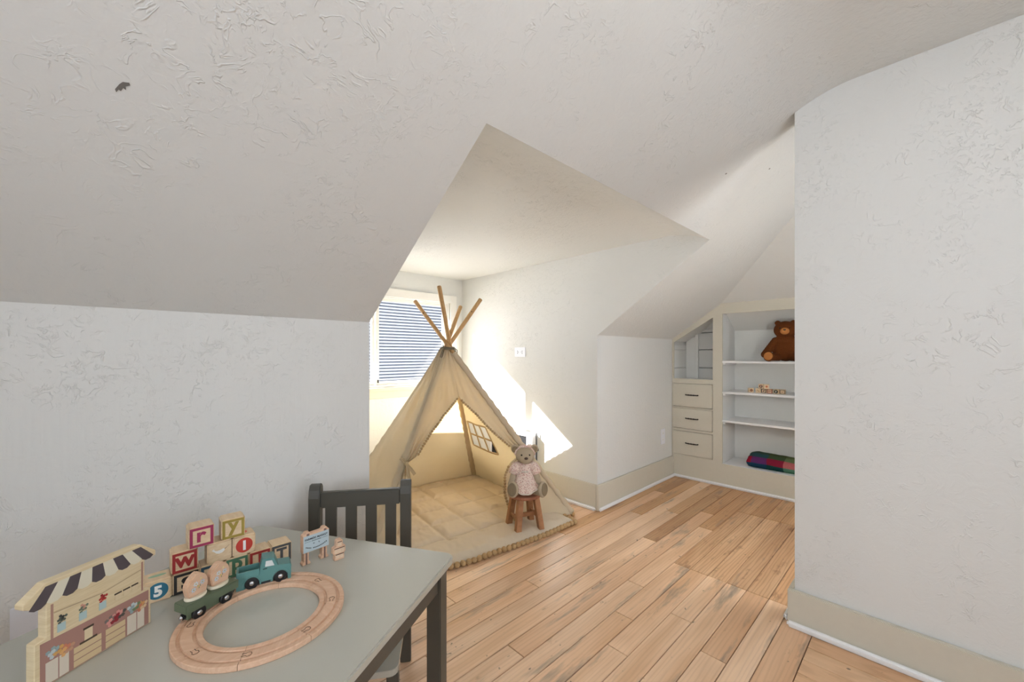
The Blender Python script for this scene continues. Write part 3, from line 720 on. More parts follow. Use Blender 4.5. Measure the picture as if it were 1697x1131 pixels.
b2 = empty('plush_bear', (4.17, .872, 1.1855), math.radians(-82)); tag(b2, 'chocolate brown plush bear with tan muzzle on the top shelf', 'teddy bear')
bm = bmesh.new()
ell(bm, (0, .02, .105), (.10, .085, .105)); ell(bm, (0, .015, .185), (.075, .065, .05)); ell(bm, (0, .0, .275), (.088, .078, .078))
for s in (-1, 1):
    ell(bm, (s*.058, .01, .34), (.024, .014, .022))
    for q in range(7):
        t = q/6; ell(bm, (s*(.075+.075*t), .0-.02*t, .185-.125*t), (.030+.004*t,)*3, None, 2)
    for q in range(6):
        t = q/5; ell(bm, (s*(.05+.055*t), -.03-.10*t, .038), (.036,)*3, None, 2)
    ell(bm, (s*.108, -.145, .042), (.043, .028, .044), Euler((-.2, 0, s*.2)))
link('body', fuse(bm, .006, 5), M['fur_brown'], b2, True)
link('muzzle', ell(bmesh.new(), (0, -.068, .262), (.034, .026, .030)), M['fur_tan'], b2, True)
link('nose', ell(bmesh.new(), (0, -.091, .272), (.010, .006, .007)), M['eye'], b2, True)
for s in (-1, 1):
    link('eye', ell(bmesh.new(), (s*.036, -.071, .290), (.005, .004, .005), None, 2), M['eye'], b2, True)
    R = Euler((-.2, 0, s*.2)); c = Vector((s*.108, -.145, .042))+R.to_matrix() @ Vector((0, -.020, 0))
    link('foot_pad', ell(bmesh.new(), c, (.034, .010, .036), R), M['fur_tan'], b2, True)

# ------------------------------------------------------------------ folded plaid blanket on the bottom shelf
bl = empty('folded_blanket', (4.22, .90, .2138)); tag(bl, 'folded plaid wool blanket on the lowest open shelf', 'blanket')
k = NT('plaid_wool'); uv = k.n('ShaderNodeTexCoord').outputs['UV']; sp = k.n('ShaderNodeSeparateXYZ', {0: uv})
ca = k.ramp(sp.outputs[0], [(0, lin((176, 30, 60))), (.075, lin((104, 52, 110))), (.30, lin((150, 34, 62))), (.54, lin((200, 110, 110))), (.72, lin((206, 120, 44))), (.90, lin((90, 110, 70)))], 'CONSTANT')
cb2 = k.ramp(sp.outputs[0], [(0, lin((24, 70, 96))), (.30, lin((20, 74, 72))), (.54, lin((96, 148, 120))), (.72, lin((110, 112, 30))), (.90, lin((40, 96, 100)))], 'CONSTANT')
cc = k.ramp(sp.outputs[0], [(0, lin((58, 98, 104))), (.30, lin((84, 104, 70))), (.54, lin((118, 140, 96))), (.72, lin((172, 156, 30))), (.90, lin((52, 90, 84)))], 'CONSTANT')
m1 = k.math('GREATER_THAN', sp.outputs[1], .22); m2 = k.math('GREATER_THAN', sp.outputs[1], .42); m3 = k.math('GREATER_THAN', sp.outputs[1], .62)
c = k.mix(m1, cb2, ca); c = k.mix(m2, c, cc); cdk = k.mix(.5, cc, lin((84, 84, 30))); c = k.mix(m3, c, cdk)
nz = k.noise(k.pos((1, 1, 1), 'object'), 220, 2); c = k.mix(k.math('MULTIPLY', nz, .55), c, lin((30, 32, 30)))
k.l(c, k.b.inputs['Base Color']); k.b.inputs['Roughness'].default_value = 1; k.b.inputs['Specular IOR Level'].default_value = .1; k.bump(nz, .6, .003)
bm = bmesh.new(); uvl = bm.loops.layers.uv.new('UVMap')
prof = []
for i in range(33):
    t = i/32
    if t < .45: a = -PI/2-PI*(t/.45)*.98; prof.append((-.075+.052*math.cos(a+PI/2-PI/2) if 0 else -.08-.045*math.sin(PI*t/.45), .052-.052*math.cos(PI*t/.45)))
    else: q = (t-.45)/.55; prof.append((-.08+.21*q, .104+.018*math.sin(PI*q)))
NY = 44; g = []
for j in range(NY+1):
    v = j/NY; yy = .265-.53*v; endr = min(1, min(v, 1-v)/.09); hs = .80+.2*endr**.5; row_ = []
    for i, (px_, pz_) in enumerate(prof):
        sx = 1-.22*(1-endr)**2; wob = .006*mnoise.noise(Vector((i*.25, v*7, 0)))
        row_.append(bm.verts.new((px_*sx+wob+.02, yy+.01*mnoise.noise(Vector((i*.2, v*3, 4))), max(.0, pz_*hs*(1-.12*v)+wob*.6*(pz_ > .01)))))
    g.append(row_)
for j in range(NY):
    for i in range(32):
        f = bm.faces.new((g[j][i], g[j+1][i], g[j+1][i+1], g[j][i+1]))
        for lo, (jj, ii) in zip(f.loops, ((j, i), (j+1, i), (j+1, i+1), (j, i+1))): lo[uvl].uv = (jj/NY*1.0, ii/32)
for e in (0, NY):
    c0 = bm.verts.new((.06, g[e][0].co.y+(.0 if e else .0), .0)); f = bm.faces.new(g[e]+[c0])
    for lo in f.loops: lo[uvl].uv = (0.01 if e == 0 else .95, .3)
b0 = [g[j][0] for j in range(NY+1)]; b9 = [g[j][32] for j in range(NY+1)]
bs = [bm.verts.new((v.co.x, v.co.y, 0)) for v in b9]
for j in range(NY):
    f = bm.faces.new((b9[j], b9[j+1], bs[j+1], bs[j])); [setattr(lo[uvl], 'uv', (.3, .9)) for lo in f.loops]
    f = bm.faces.new((b0[j+1], b0[j], bs[j], bs[j+1])); [setattr(lo[uvl], 'uv', (.3, .1)) for lo in f.loops]
link('blanket_cloth', bm, k.m, bl, True)

# ------------------------------------------------------------------ table
A, B = Vector((.370, 1.773, 0)), Vector((.778, 1.070, 0)); TA = math.atan2(-.703, .408)
table = empty('play_table', (.370, 1.773, 0), TA); tag(table, 'grey painted childrens table with wooden toys on it', 'table')
TW, TL, TZ = .813, .98, .60
# local: x along the far short side A->B, y = -depth (towards the camera side)
bm = bmesh.new(); r = .03; outl = []
for cx, cy, a0 in ((TW-r, -r, 0), (r, -r, PI/2), (r, -TL+r, PI), (TW-r, -TL+r, 1.5*PI)):
    for q in range(7): a = a0+q*PI/12; outl.append((cx+r*math.cos(a), cy+r*math.sin(a), TZ-.024))
prism(bm, outl, (0, 0, .024)); bevall(bm, .004, 2)
link('table_top', bm, M['paint_lit'], table)
for x0, x1, y0, y1 in ((.06, TW-.06, -.050, -.030), (.06, TW-.06, -TL+.030, -TL+.050), (.030, .050, -TL+.06, -.06), (TW-.050, TW-.030, -TL+.06, -.06)):
    link('apron', box(x0, x1, y0, y1, TZ-.095, TZ-.0245), M['paint_shaded'], table)
for x in (.045, TW-.045):
    for y in (-.045, -TL+.045): link('leg', box(x-.024, x+.024, y-.024, y+.024, 0, TZ-.0245, .003, 2), M['paint_shaded'], table)

# ------------------------------------------------------------------ chair
ch = empty('childrens_chair', (.678, 1.568, 0), math.radians(-34.3)); tag(ch, 'dark grey childrens chair with slatted back pushed under the table', 'chair')
CZ, HW = .735, .173
for s in (-1, 1):
    pr = [(s*HW-.021, .0, 0), (s*HW-.021, .032, 0), (s*HW-.021, .030, .34), (s*HW-.021, .046, CZ-.03), (s*HW-.021, .044, CZ-.012), (s*HW-.021, .034, CZ), (s*HW-.021, .014, CZ), (s*HW-.021, .002, CZ-.02), (s*HW-.021, -.004, CZ-.05), (s*HW-.021, -.002, .34)]
    link('back_post', bevall(prism(bmesh.new(), pr, (.042, 0, 0)), .003, 2, .7), M['paint_shaded'], ch)
    link('leg', box(s*(HW-.005)-.018, s*(HW-.005)+.018, -.385, -.349, 0, .2895, .003), M['paint_shaded'], ch)
    link('side_rail', box(s*(HW-.005)-.010, s*(HW-.005)+.010, -.348, -.003, .235, .2895), M['paint_shaded'], ch)
bm = bmesh.new(); bxa(bm, -HW+.0215, HW-.0215, .004, .030, CZ-.092, CZ-.03, .004, 2); link('top_rail', bm, M['paint_shaded'], ch)
link('lower_rail', box(-HW+.0215, HW-.0215, .004, .028, .36, .40, .003), M['paint_shaded'], ch)
for i in range(4):
    c = -HW+.021+(2*HW-.042)*(i+.5)/4-0; link('slat', box(c-.021, c+.021, .010, .022, .3995, CZ-.0915), M['paint_shaded'], ch)
bm = bmesh.new(); outl = []
for cx, cy, a0, r in ((.19, -.01, 0, .001), (-.19, -.01, PI/2, .001), (-.165, -.415, PI, .025), (.165, -.415, 1.5*PI, .025)):
    for q in range(5): a = a0+q*PI/8; outl.append((cx+r*math.cos(a), cy+r*math.sin(a), .29))
prism(bm, outl, (0, 0, .02)); bevall(bm, .004, 2); link('seat', bm, M['paint_lit'], ch)

# ------------------------------------------------------------------ letter blocks
BS = .0572
def plain_block(r, bs, bev=.0035):
    return link('cube', box(-bs/2, bs/2, 0, bs, 0, bs, bev, 2), M['blockwood'], r)
def framed(r, bs, col, w=.0065, y=-.0012):
    bm = bmesh.new(); e = .0025*bs/.0572; w = w*bs/.0572
    for a in ((-bs/2+e, bs/2-e, e, e+w), (-bs/2+e, bs/2-e, bs-e-w, bs-e), (-bs/2+e, -bs/2+e+w, e+w, bs-e-w), (bs/2-e-w, bs/2-e, e+w, bs-e-w)):
        bxa(bm, a[0], a[1], y, .0004, a[2], a[3])
    link('painted_frame', bm, paint(col), r)
def letter(r, bs, t, col, size, nm='letter', y=-.0008, dx=0, dz=0, bold=.0016):
    me = text_mesh(t, size, .0007, bold); upright(me, dx, y, bs/2+dz); link(nm, me, paint(col), r)
def disc(r, bs, col, rx=.021):
    bm = lathe(bmesh.new(), [(0, 0), (rx, 0), (rx, .0012), (0, .0012)], 32, Matrix.Translation((0, .0002, bs/2)) @ Matrix.Rotation(PI/2, 4, 'X')); link('painted_disc', bm, paint(col), r)
    
def topprint(r, bs, t, col):
    me = text_mesh(t, bs*.36, .0003); me.transform(Matrix.Translation((0, bs/2, bs+.0001))); link('faint_print', me, paint(col), r)
T0 = TZ+.0003; YB_ = 1.402
def block(x0, row, label, kind, ch_=None, col=(0, 0, 0), size=.05, dy=0, rz=0, top=None):
    r = empty('letter_block', (x0+BS/2, YB_+dy, T0+row*(BS+.0004)), rz); tag(r, label, 'toy block', 'letter blocks piled on the grey table')
    plain_block(r, BS)
    if kind == 'frame':
        framed(r, BS, col)
        if ch_: letter(r, BS, ch_, col, size)
    elif kind == 'disc':
        disc(r, BS, col); letter(r, BS, ch_, (240, 238, 232), .036, 'number', -.0016)
    if top: topprint(r, BS, *top)
    return r
b5 = block(.0365, 0, 'wooden block with white 5 on a blue disc beside the market stall', 'disc', '5', (48, 112, 136))
bm = ell(bmesh.new(), (0, .03, BS+.0002), (.019, .007, .0006)); link('green_print', bm, paint((150, 186, 152)), b5)
block(.0945, 0, 'wooden block with black letter s and black frame', 'frame', 's', (44, 42, 42), .058)
block(.1525, 0, 'blue framed block under the narwhal block behind the flower wagon', 'frame', None, (58, 88, 104))
block(.2105, 0, 'wooden block with green letter p behind the teal truck', 'frame', 'p', (74, 112, 84), .054)
block(.2685, 0, 'wooden block with red letter I behind the teal truck cab', 'frame', 'I', (164, 52, 48), .05)
block(.3265, 0, 'wooden block with dark grey letter T at the end of the row', 'frame', 'T', (80, 80, 80), .044)
block(.0915, 1, 'wooden block with dark red letter w and red frame', 'frame', 'w', (156, 44, 42), .056)
nb = block(.1690, 1, 'plain wooden block with a small white narwhal print', 'plain')
bm = bmesh.new(); prism(bm, [(-.016, -.0002, .034), (-.012, -.0002, .031), (-.009, -.0002, .027), (-.002, -.0002, .024), (.006, -.0002, .0255), (.011, -.0002, .03), (.012, -.0002, .034), (.008, -.0002, .0365), (.002, -.0002, .034), (-.006, -.0002, .0325), (-.011, -.0002, .034), (-.014, -.0002, .04), (-.016, -.0002, .038), (-.019, -.0002, .038)], (0, -.0006, 0))
link('narwhal_print', bm, paint((238, 236, 230)), nb)
bm = prism(bmesh.new(), [(.011, -.0002, .034), (.012, -.0002, .033), (.023, -.0002, .043)], (0, -.0006, 0)); link('tusk_print', bm, paint((150, 116, 100)), nb)
o1 = block(.2280, 1, 'wooden block with white 1 on a red disc', 'disc', '1', (196, 62, 48))
bm = lathe(bmesh.new(), [(0, 0), (.012, 0), (.012, .0006), (0, .0006)], 24, Matrix.Translation((0, BS*.5, BS-.0001))); link('red_dot', bm, paint((224, 104, 84)), o1)
block(.1275, 2, 'wooden block with raspberry letter r on top of the pile', 'frame', 'r', (160, 48, 86), .052, -.004, .02)
block(.2010, 2, 'wooden block with mustard letter y on top of the pile', 'frame', 'y', (158, 136, 56), .05, -.002, -.03)
# shelf blocks
def sblock(y, zrow, label, t, col, rz=0, fr=True):
    s = .040; r = empty('letter_block', (4.16, y, .8955+zrow*(s+.0005)), math.radians(-90)+rz); tag(r, label, 'toy block', 'small letter blocks on the middle shelf')
    plain_block(r, s, .002)
    if fr: framed(r, s, col)
    if t: letter(r, s, t, col, .028, bold=.0004)
    return r
def sdisc(r, rad, col, mark=None):
    link('painted_disc', lathe(bmesh.new(), [(0, 0), (rad, 0), (rad, .001), (0, .001)], 20, Matrix.Translation((0, .0002, .02)) @ Matrix.Rotation(PI/2, 4, 'X')), paint(col), r)
    if mark: smark(r, .006, .016, .15, mark, -.0014)
def smark(r, w, h, tilt, col, y=-.0008):
    bm = box(-w/2, w/2, -.0004, .0004, -h/2, h/2, .0003); bm.transform(Matrix.Translation((0, y, .02)) @ Matrix.Rotation(tilt, 4, 'Y')); link('painted_mark', bm, paint(col), r)
q1 = sblock(1.135, 0, 'small wooden block with a brown disc turned aslant at the shelf row end', None, (180, 110, 60), .5, False); sdisc(q1, .013, (140, 84, 44))
q2 = sblock(1.080, 0, 'small unframed wooden block with a faint slanting tan mark', None, (160, 130, 84), .06, False); smark(q2, .005, .026, -.8, (176, 140, 88))
q3 = sblock(1.036, 0, 'small black framed wooden block with a dark slanting mark', None, (64, 58, 54), -.1); smark(q3, .007, .018, .7, (64, 58, 54))
sblock(.990, 0, 'small wooden block with red letter m on the middle shelf', 'm', (156, 60, 50), .05)
q5 = sblock(.941, 0, 'small wooden block with a dark olive disc and white mark', None, (70, 70, 54), -.12, False); sdisc(q5, .016, (70, 70, 54), (222, 214, 196))
q6 = sblock(.893, 0, 'small dark framed wooden block with a brown level bar', None, (92, 72, 52), .05); smark(q6, .015, .005, 0, (130, 76, 52))
q7 = sblock(1.058, 1, 'small wooden block with a dark brown disc and pale mark, stacked upper row', None, (84, 58, 48), .02, False); sdisc(q7, .014, (92, 54, 44), (226, 196, 170))
q8 = sblock(1.013, 1, 'small wooden block with an orange dot stacked on the shelf blocks', None, (150, 110, 70), .25, False); sdisc(q8, .009, (196, 100, 50))

# ------------------------------------------------------------------ market stall toy
sa = math.atan2(.105, .146)
shop = empty('toy_market_stall', (-.098, 1.203, T0), sa); tag(shop, 'flat wooden toy market stall with striped awning', 'toy')
out = [(-.030, 0), (-.030, .092), (-.013, .096), (-.013, .164), (-.036, .163), (-.046, .169), (-.046, .178), (-.014, .203), (.157, .199), (.191, .170), (.191, .158), (.166, .158), (.166, .086), (.179, .085), (.180, 0)]
bm = prism(bmesh.new(), [(a, 0, b) for a, b in out], (0, .021, 0)); link('stall_board', bevall(bm, .0012, 1, .3), M['plywood'], shop)
def pr_(nm, pts, c, d=.0005): link(nm, prism(bmesh.new(), [(a, -.0001, b) for a, b in pts], (0, -d, 0)), paint(c), shop)
n = 9; tops = [(-.014+.171*i/n) for i in range(n+1)]; bots = [(-.038+.223*i/n) for i in range(n+1)]
for i in range(n):
    c = (86, 76, 80) if i % 2 == 0 else (226, 218, 196)
    zb = .164-.002*(i in (0, n-1)); x0, x1 = bots[i], bots[i+1]
    pr_('awning_stripe', [(tops[i], .196-.003*i/n), (x0, zb), (x0+(x1-x0)*.3, zb-.005), (x0+(x1-x0)*.7, zb-.005), (x1, zb), (tops[i+1], .196-.003*(i+1)/n)], c)
for x in (-.006, .158): pr_('stall_post', [(x, .088), (x+.004, .088), (x+.004, .156), (x, .156)], (176, 136, 120))
pr_('bent_line_print', [(-.001, .136), (.08, .128), (.157, .138), (.157, .140), (.08, .130), (-.001, .139)], (190, 166, 132))  # thin tan bent line printed below the awning
pr_('counter_panel', [(-.022, .002), (.174, .002), (.174, .082), (-.022, .088)], (170, 128, 116))
def rect(nm, x0, x1, z0, z1, c, d=.0009): pr_(nm, [(x0, z0), (x1, z0), (x1, z1), (x0, z1)], c, d)
for x in (-.014, .128): rect('crate_print', x, x+.019, .004, .046, (222, 210, 192)); rect('crate_print', x+.021, x+.036, .004, .046, (222, 210, 192))
for q in range(3):
    rect('board_print', .030, .078, .004+q*.014, .016+q*.014, (216, 192, 150)); rect('board_print', .086, .124, .004+q*.014, .016+q*.014, (216, 192, 150))
for q, x in enumerate((.004, .039, .074)):
    rect('vase_print', x, x+.013, .094, .110, (178, 200, 200))
    for v in range(9):
        a = v*2.4; c = ((92, 98, 88), (120, 128, 108), (180, 52, 50))[q] if v % 3 else ((60, 62, 58), (206, 150, 130), (150, 40, 44))[q]
        cx, cz = x+.0065+.007*math.cos(a)*(v/9+.2), .118+.008*math.sin(a)*(v/9+.2)
        pr_('flower_print', [(cx+.0028*math.cos(b), cz+.0028*math.sin(b)) for b in (0, 1.2, 2.5, 3.8, 5.0)], c, .0007)
for q in range(3): rect('jar_print', .104+q*.017, .116+q*.017, .098, .110, (226, 206, 170)); rect('jar_lid_print', .103+q*.017, .117+q*.017, .110, .113, (70, 58, 46), .001)
for cx0, cz0, cs in ((.0, .060, ((150, 170, 172), (196, 206, 206), (214, 164, 96))), (.018, .052, ((206, 130, 100), (222, 170, 110), (196, 150, 120))), (.098, .058, ((120, 110, 104), (216, 150, 140), (150, 44, 52))), (.112, .062, ((216, 150, 140), (150, 44, 52), (90, 84, 78))), (.142, .060, ((196, 206, 206), (150, 170, 172), (120, 140, 100))), (.158, .054, ((216, 160, 100), (206, 130, 100), (222, 190, 150)))):
    for v in range(10):
        a = v*2.4; rr = .012*math.sqrt(v/10); cx, cz = cx0+rr*math.cos(a), cz0+rr*.9*math.sin(a)
        pr_('flower_print', [(cx+.0042*math.cos(b), cz+.0042*math.sin(b)) for b in (0, 1.2, 2.5, 3.8, 5.0)], cs[v % 3], .0011+.0001*(v % 3))
rect('jar_print', .048, .062, .048, .070, (226, 206, 170), .0011); rect('jar_lid_print', .046, .064, .070, .074, (70, 58, 46), .0012)
rect('jar_lid_print', .040, .070, .044, .048, (80, 64, 48), .0013)

# ------------------------------------------------------------------ toy railway
TCX, TCY, RI, RO, TH = .252, 1.142, .122, .181, .0125
track = empty('toy_train_track', (TCX, TCY, T0)); tag(track, 'ring of beech wood train track on the grey table', 'toy track')
pro = [(RI, .0015), (RI, TH-.0015), (RI+.0015, TH), (RI+.011, TH), (RI+.0125, TH-.004), (RI+.0175, TH-.004), (RI+.019, TH), (RO-.019, TH), (RO-.0175, TH-.004), (RO-.0125, TH-.004), (RO-.011, TH), (RO-.0015, TH), (RO, TH-.0015), (RO, .0015), (RO-.001, 0), (RI+.001, 0)]
seg = None
bm = bmesh.new(); rings = []
for q in range(13):
    a = .0035+(PI/4-.007)*q/12; rings.append([bm.verts.new((r*math.cos(a), r*math.sin(a), z)) for r, z in pro])
for A_, B_ in zip(rings, rings[1:]):
    for q in range(len(pro)): bm.faces.new((A_[q], A_[(q+1) % len(pro)], B_[(q+1) % len(pro)], B_[q]))
bm.faces.new(rings[0]); bm.faces.new(rings[-1][::-1])
me = bpy.data.meshes.new('track_piece'); bmesh.ops.recalc_face_normals(bm, faces=bm.faces); bm.to_mesh(me); bm.free(); me.materials.append(M['beech'])
cm = bmesh.new(); rm = (RI+RO)/2; pts = [(rm-.004, -.002, TH), (rm-.0035, .006, TH), (rm-.0065, .010, TH), (rm-.005, .0155, TH), (rm, .0175, TH), (rm+.005, .0155, TH), (rm+.0065, .010, TH), (rm+.0035, .006, TH), (rm+.004, -.002, TH)]
tube(cm, pts, .0007, 5); cme = bpy.data.meshes.new('connector_line'); cm.to_mesh(cme); cm.free(); cme.materials.append(simple('dark_gap', (92, 66, 48), .8))
for i in range(8):
    o = link('track_piece', me, None, track); o.rotation_euler = (0, 0, .30+i*PI/4)
    c = link('connector', cme, None, o)
def wheel(p, r, w, parent, out=1):
    Mx = Matrix.Translation(p) @ Matrix.Rotation(PI/2*out, 4, 'X')
    wh = link('wheel', lathe(bmesh.new(), [(0, -w/2), (r*.9, -w/2), (r, -w/2+.001), (r, w/2-.001), (r*.9, w/2), (0, w/2)], 24, Mx), M['black'], parent)
    link('hub', lathe(bmesh.new(), [(r*.42, w/2-.0005), (r*.42, w/2+.001), (r*.25, w/2+.003), (0, w/2+.0035)], 16, Mx), M['chrome'], wh, True)
ZT = T0+TH
# truck
ta = math.atan2(-.013, .067); tx, ty = .251+.030*math.cos(ta), 1.279+.030*math.sin(ta)
truck = empty('toy_truck', (tx-math.sin(ta)*.022, ty+math.cos(ta)*.022, ZT-.004), ta); tag(truck, 'teal wooden toy pickup truck on the train track', 'toy truck')
teal = simple('teal_paint', (92, 138, 134), .4)
HWD = .0215; zb = .004
def arch(cx, r, n=8): return [(cx+r*math.cos(a), zb+.010+r*math.sin(a)) for a in [PI-PI*i/n for i in range(n+1)]]
side = [(-.065, zb)]+[(-.0485, zb)]+arch(-.030, .0185)+[(-.0115, zb+.004)]+[(.0195, zb+.004)]+arch(.038, .0185)+[(.0565, zb), (.064, zb), (.065, .041), (.062, .046), (.032, .049), (.023, .073), (-.006, .075), (-.010, .052), (-.012, .034), (-.065, .034)]
bm = prism(bmesh.new(), [(a, -HWD, b) for a, b in side], (0, 2*HWD, 0)); bmesh.ops.triangulate(bm, faces=[f for f in bm.faces if len(f.verts) > 8])
link('body', bm, teal, truck)
bm = bmesh.new()
bxa(bm, -.065, -.0115, -HWD, -HWD+.005, 0.0335, .051, .001); bxa(bm, -.065, -.0115, HWD-.005, HWD, 0.0335, .051, .001); bxa(bm, -.065, -.060, -HWD+.005, HWD-.005, 0.0335, .051, .001)
link('truck_bed', bm, teal, truck)
for s in (-1, 1):
    yy = s*(HWD+.0001)
    link('side_window', prism(bmesh.new(), [(.001, yy, .053), (.0235, yy, .0515), (.0175, yy, .067), (.003, yy, .068)], (0, s*.0007, 0)), paint((214, 216, 212)), truck)
    link('door_handle', box(-.004, .006, min(yy, yy+s*.0008), max(yy, yy+s*.0008), .0465, .0480), M['black'], truck)
    link('side_step', box(-.008, .014, min(yy-s*.003, yy+s*.0012), max(yy-s*.003, yy+s*.0012), .0085, .0135), M['black'], truck)
    for cx in (-.030, .038):
        ring = [(cx+.021*math.cos(a), yy, zb+.010+.021*math.sin(a)) for a in [PI*i/14 for i in range(15)]]
        link('fender', tube(bmesh.new(), ring, .0016, 6), teal, truck)
        link('wheel_well', lathe(bmesh.new(), [(0, 0), (.0182, 0), (.0182, .012), (0, .012)], 20, Matrix.Translation((cx, s*(HWD-.0085), zb+.010)) @ Matrix.Rotation(PI/2*(1 if s > 0 else -1), 4, 'X')), M['black'], truck)
        wheel((cx, s*(HWD-.003), .0165), .0162, .008, truck, 1 if s < 0 else -1)
for s in (-1, 1): wm_ = link('axle', tube(bmesh.new(), [(-.03 if s < 0 else .038, -.015, .0165), (-.03 if s < 0 else .038, .015, .0165)], .002, 8), M['chrome'], truck)
# wagon
wa = math.atan2(.025, .053); wx, wy = .14+.026*math.cos(wa), 1.228+.026*math.sin(wa)
wag = empty('toy_wagon', (wx-math.sin(wa)*.020, wy+math.cos(wa)*.020, ZT-.004), wa); tag(wag, 'olive green wooden train wagon coupled behind the teal truck', 'toy wagon')
olive = simple('olive_paint', (96, 108, 84), .45)
bm = bmesh.new(); bxa(bm, -.065, .060, -.0225, .0225, .0265, .0475, .0015, 2); link('deck', bm, olive, wag)
link('chassis', box(-.056, .052, -.011, .011, .007, .0268, .001), olive, wag)
for x in (-.033, .031):
    link('axle', tube(bmesh.new(), [(x, -.017, .0155), (x, .017, .0155)], .002, 8), M['chrome'], wag)
    for s in (-1, 1): wheel((x, s*.0155, .0155), .0152, .008, wag, 1 if s < 0 else -1)
for x, d in ((-.056, -1), (.052, 1)):
    bm = lathe(bmesh.new(), [(0, 0), (.0075, 0), (.0075, .005), (0, .005)], 20, Matrix.Translation((x, 0, .0155)) @ Matrix.Rotation(d*PI/2, 4, 'Y')); cp = link('coupler', bm, M['black'], wag)
    bm = lathe(bmesh.new(), [(.006, .005), (.006, .008), (.004, .0105), (0, .011)], 20, Matrix.Translation((x, 0, .0155)) @ Matrix.Rotation(d*PI/2, 4, 'Y'))
    link('magnet', bm, M['chrome'], cp, True)
def load(sx, label):
    c = Vector((math.cos(wa), math.sin(wa), 0))*sx
    r = empty('flower_basket', (wag.location.x+c.x, wag.location.y+c.y, wag.location.z+.0477), wa); tag(r, label, 'toy basket', 'toy baskets on the wagon'); r.scale = (1.04, 1.08, 1.08)
    bm = lathe(bmesh.new(), [(0, 0), (.95, 0), (1, .002), (1, .0055), (.96, .0065), (0, .0065)], 32); bm.transform(Matrix.Diagonal((.0230, .0165, 1, 1))); link('base', bm, simple('cream_base', (232, 222, 198), .5), r, False)
    pts = [(-.019, .0067), (.019, .0067), (.023, .026), (.021, .040), (.013, .050), (.006, .0525), (.004, .056), (-.004, .056), (-.006, .0525), (-.015, .047), (-.023, .034), (-.023, .024)]
    bm = prism(bmesh.new(), [(a, -.009, b) for a, b in pts], (0, .018, 0)); bevall(bm, .003, 2, .3); link('basket', bm, M['beech'], r)
    for q, (fx, fz, cc_) in enumerate(((-.010, .022, (190, 206, 220)), (-.005, .033, (206, 216, 224)), (.009, .032, (184, 200, 216)), (.006, .042, (222, 208, 150)), (.0, .026, (214, 190, 120)))):
        bm = bmesh.new(); pt = 7; rr = .0068 if q < 3 else .003
        prism(bm, [(fx+rr*(1 if i % 2 else .42)*math.cos(PI*i/pt), -.0091, fz+rr*(1 if i % 2 else .42)*math.sin(PI*i/pt)) for i in range(2*pt)], (0, -.0006, 0)); link('flower_print', bm, paint(cc_), r)
    for q, (fx, fz) in enumerate(((-.010, .022), (-.005, .033), (.009, .032))):
        link('flower_centre', prism(bmesh.new(), [(fx+.0016*math.cos(a), -.0096, fz+.0016*math.sin(a)) for a in (0, 1, 2, 3, 4, 5)], (0, -.0004, 0)), paint((196, 170, 92)), r)
    for q in range(4): link('leaf_print', prism(bmesh.new(), [(.001+q*.0025, -.0091, .020+q*.004), (.003+q*.0025, -.0091, .022+q*.004), (.0015+q*.0025, -.0091, .026+q*.004)], (0, -.0004, 0)), paint((122, 132, 104)), r)
load(-.031, 'pink wooden flower basket at the coupler end of the wagon'); load(.022, 'pink wooden flower basket on the wagon next to the truck')

# ------------------------------------------------------------------ farmers market sign and crate toy
sg = empty('toy_sign', (.401, 1.330, T0), math.atan2(.007, .066)); tag(sg, 'small wooden sign reading farmers market on two posts', 'toy sign')
DY = .019
for x in (.004, .060):
    pts = [(x-.011, 0), (x+.013, 0), (x+.013, .006), (x+.008, .010), (x+.008, .036), (x-.007, .036), (x-.007, .010), (x-.011, .006)]
    link('post', bevall(prism(bmesh.new(), [(a, 0, b) for a, b in pts], (0, DY, 0)), .001, 1, .3), M['beech'], sg)
    link('post_stripe', prism(bmesh.new(), [(x-.002, -.0001, .001), (x+.003, -.0001, .001), (x+.003, -.0001, .036), (x-.002, -.0001, .036)], (0, -.0006, 0)), paint((126, 100, 92)), sg)
pts = [(-.006, .036), (.075, .036), (.075, .090), (.070, .093), (.067, .099), (.057, .099), (.052, .092), (.018, .092), (.014, .099), (.004, .099), (.0, .093), (-.006, .090)]
link('board', bevall(prism(bmesh.new(), [(a, 0, b) for a, b in pts], (0, DY, 0)), .0012, 1, .3), M['beech'], sg)
for x in (.009, .062): link('post_cap_print', prism(bmesh.new(), [(x-.004, -.0001, .086), (x+.004, -.0001, .086), (x+.004, -.0001, .094), (x-.004, -.0001, .094)], (0, -.0004, 0)), paint((126, 100, 92)), sg)
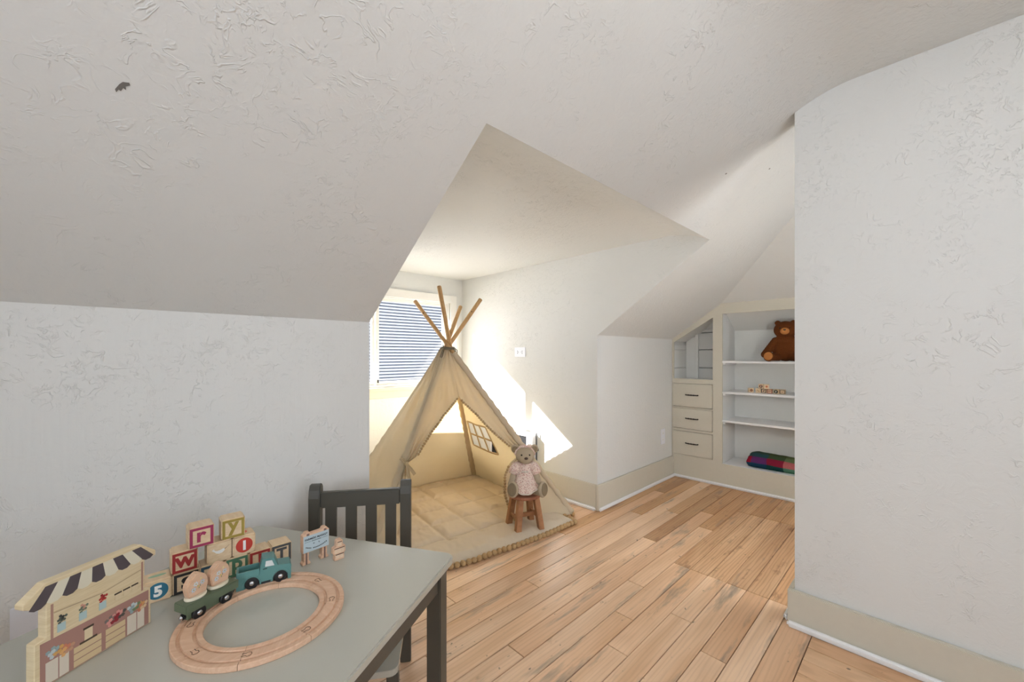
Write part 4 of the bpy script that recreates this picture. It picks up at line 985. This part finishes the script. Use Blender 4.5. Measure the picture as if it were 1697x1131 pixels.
bd_ = link('sign_face', box(-.0045, .0735, -.0009, -.0001, .0375, .0875), paint((184, 200, 206)), sg)
def stext(t, size, x, z, bold=0, arc=None):
    me = text_mesh(t, size, .0002, bold, arc); upright(me, x, -.0011, z); link('lettering', me, paint((40, 46, 54)), sg)
stext('FARMERS MARKET', .0086, .0345, .0765, .0002); stext('N', .0056, .0265, .0600, .0001)
def smudge(x, z, w, h, tilt=0):      # lettering too small to read: short ink marks
    bm = box(-w/2, w/2, -.0002, .0002, -h/2, h/2); bm.transform(Matrix.Translation((x, -.0011, z)) @ Matrix.Rotation(-tilt, 4, 'Y')); link('small_print', bm, paint((40, 46, 54)), sg)
smudge(.0425, .0592, .0022, .0036, .5)
for q in range(15):
    x = .0035+q*.0044
    if q != 4: smudge(x, .0455+.0075*((x-.0345)/.031)**2, .0031, .0030, .48*(x-.0345)/.031)
for q in range(8): smudge(.0215+q*.0037, .0686, .0026, .0022)
for x0, x1 in ((-.001, .018), (.051, .070)): link('rule_line', box(x0, x1, -.0013, -.0009, .0682, .0690), paint((60, 66, 74)), sg)
cr = empty('toy_crate_stack', (.489, 1.291, T0), .05); tag(cr, 'small wooden toy stack of crates beside the market sign', 'toy')
pts = [(-.013, 0), (.017, 0), (.017, .020), (.021, .022), (.021, .040), (.017, .043), (.012, .044), (.012, .060), (.008, .064), (-.005, .064), (-.008, .060), (-.008, .044), (-.018, .040), (-.018, .022), (-.013, .020)]
link('crate_board', bevall(prism(bmesh.new(), [(a, 0, b) for a, b in pts], (0, .017, 0)), .0012, 1, .3), M['beech'], cr)
for x0, x1, z0, z1 in ((-.010, .014, .006, .017), (-.014, .017, .023, .036), (-.004, .008, .044, .055)):
    n = max(1, round((x1-x0)/.010))
    for q in range(n): link('crate_print', box(x0+(x1-x0)*q/n+.0004, x0+(x1-x0)*(q+1)/n-.0004, -.0006, -.0001, z0, z1), paint((224, 198, 170)), cr)
    link('crate_gap_print', box(x0-.001, x1+.001, -.0006, -.0001, z1+.0003, z1+.0028), paint((92, 68, 56)), cr)
